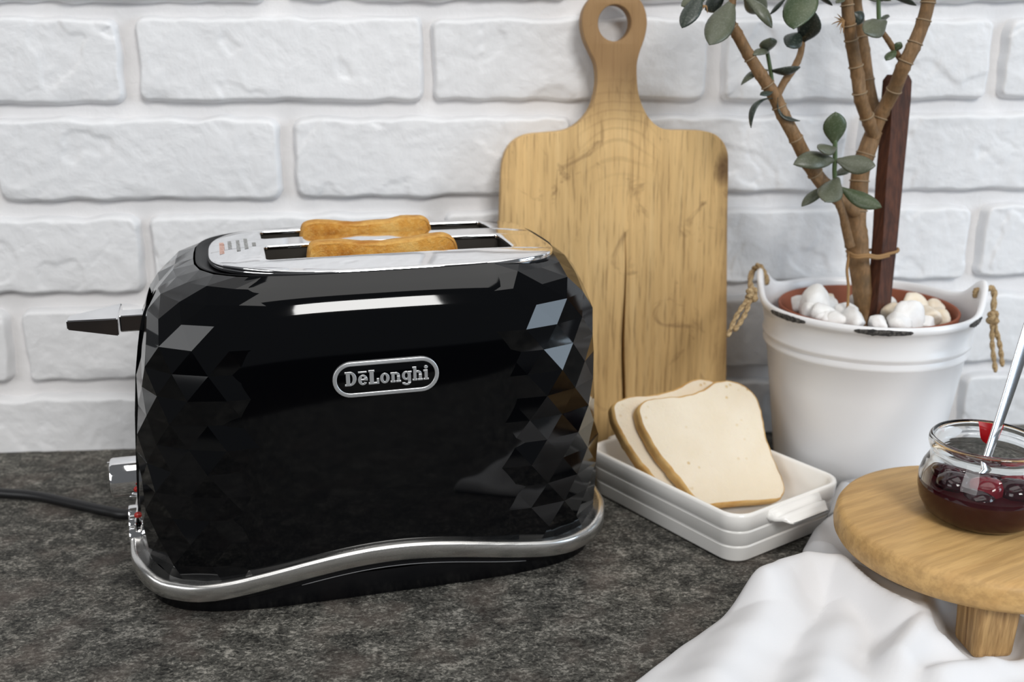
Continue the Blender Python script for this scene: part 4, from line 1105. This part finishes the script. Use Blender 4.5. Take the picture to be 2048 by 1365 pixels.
# ------------------------------------------------------------------ white cloth
edge_px = [(1180, 1440), (1275, 1366), (1345, 1312), (1405, 1276), (1450, 1248), (1492, 1226), (1512, 1212), (1548, 1196), (1600, 1172), (1622, 1140), (1606, 1114), (1615, 1092), (1640, 1066), (1652, 1040), (1664, 1010), (1678, 985), (1700, 968)]
edge = [onz(x, y, .001) for x, y in edge_px]
edge = catmull([Vector((p.x, p.y, 0)) for p in edge], 8)
right = [Vector((.62, .300, 0)), Vector((.62, .36, 0)), Vector((.62, .42, 0)), Vector((.60, .50, 0)), Vector((.56, .57, 0)), Vector((.50, .63, 0))]
right = catmull(right, 8)
RIDGES = [  # polyline in photo pixels on the counter, height, half-width
 ([(1525, 1245), (1560, 1222), (1612, 1204), (1665, 1208), (1740, 1245), (1800, 1280)], .0235, .016),
 ([(1600, 1200), (1560, 1260), (1480, 1330), (1420, 1400)], .0150, .016),
 ([(1700, 1215), (1690, 1275), (1650, 1345), (1620, 1420)], .0120, .014),
 ([(1835, 1225), (1845, 1262), (1835, 1310), (1790, 1370)], .0190, .010),
 ([(1850, 1330), (1930, 1325), (2000, 1312), (2060, 1300)], .0120, .010),
 ([(1870, 1400), (1960, 1375), (2040, 1335), (2100, 1300)], .0130, .008),
 ([(2030, 1275), (2045, 1300), (2030, 1350)], .0100, .008),
 ([(1625, 1125), (1660, 1132), (1720, 1160)], .0100, .008),
 ([(1628, 1085), (1660, 1060), (1700, 1050)], .0110, .008),
 ([(1670, 1010), (1700, 1000), (1760, 1000)], .0150, .012),
 ([(1700, 985), (1780, 985), (1880, 985)], .0170, .014)]
RW = [([onz(x, y, 0) for x, y in pl_], h, w) for pl_, h, w in RIDGES]
def seg_dist(p, a, b):
    ab = b-a; t = max(0, min(1, (p-a).dot(ab)/max(1e-9, ab.dot(ab)))); return (p-(a+ab*t)).length, t
def cloth_h(x, y, d):
    p = Vector((x, y, 0)); h = .0035
    h += .0035*(.5+noise.noise(Vector((x*22, y*22, 4)))) + .0015*noise.noise(Vector((x*60, y*60, 1)))
    s = 0
    for k_i, (pl_, hh, w) in enumerate(RW):
        if k_i: hh *= .78
        dd = min(seg_dist(p, pl_[i], pl_[i+1])[0] for i in range(len(pl_)-1))
        if dd < w*2.6: s = max(s, hh*math.exp(-(dd/w)**2)) + .25*min(s, hh*math.exp(-(dd/w)**2))
    h += s
    # flattened under the legs of the stand, kept below its top
    for k in range(3):
        a = a0+R(25)+k*2*math.pi/3; q = Vector((SX+rl*math.cos(a), SY+rl*math.sin(a), 0))
        h = lerp(.0006, h, smooth(((p-q).length-.016)/.016))
    rs = math.hypot(x-SX, y-SY)
    if rs < SR+.012: h = min(h, lerp(.024, .05, smooth((rs-SR+.006)/.018)))
    e = min(1, d/.010)
    return .0006 + max(0, h)*math.sqrt(max(0, 1-(1-e)**2))
NU, NV = 150, 190
V, Fc = [], []
for j in range(NV+1):
    a = j/NV*(len(edge)-1); i0 = min(int(a), len(edge)-2); pe = edge[i0].lerp(edge[i0+1], a-i0)
    b = j/NV*(len(right)-1); i1 = min(int(b), len(right)-2); pr = right[i1].lerp(right[i1+1], b-i1)
    for i in range(NU+1):
        s = (i/NU)**1.7; p = pe.lerp(pr, s)
        hh = cloth_h(p.x, p.y, (p-pe).length); q = p.copy()
        dv = Vector((q.x-PX, q.y-PY, 0)); rmin = .0560+.128*hh+.0022
        if dv.length < rmin: q = Vector((PX, PY, 0)) + dv.normalized()*rmin
        lx = (q.x-dish.location.x)*math.cos(DA)+(q.y-dish.location.y)*math.sin(DA); ly = -(q.x-dish.location.x)*math.sin(DA)+(q.y-dish.location.y)*math.cos(DA)
        mx = .0475+.09*hh+.0025
        if abs(ly) < .073 and -.02 < lx < mx and not (ly < -.060 and hh < .004 and lx < .03): q += Vector((math.cos(DA), math.sin(DA), 0))*(mx-lx)
        V.append((q.x, q.y, hh))
for j in range(NV):
    for i in range(NU):
        a = j*(NU+1)+i; Fc.append((a, a+1, a+NU+2, a+NU+1))
cloth = mesh('white_cloth', V, Fc, M_CLOTH, None, True, origin=(.30, .45, 0))
tag(cloth, 'rumpled white cotton cloth spread under the wooden stand', 'cloth')
so = cloth.modifiers.new('thickness', 'SOLIDIFY'); so.thickness = .0006; so.offset = 1.0
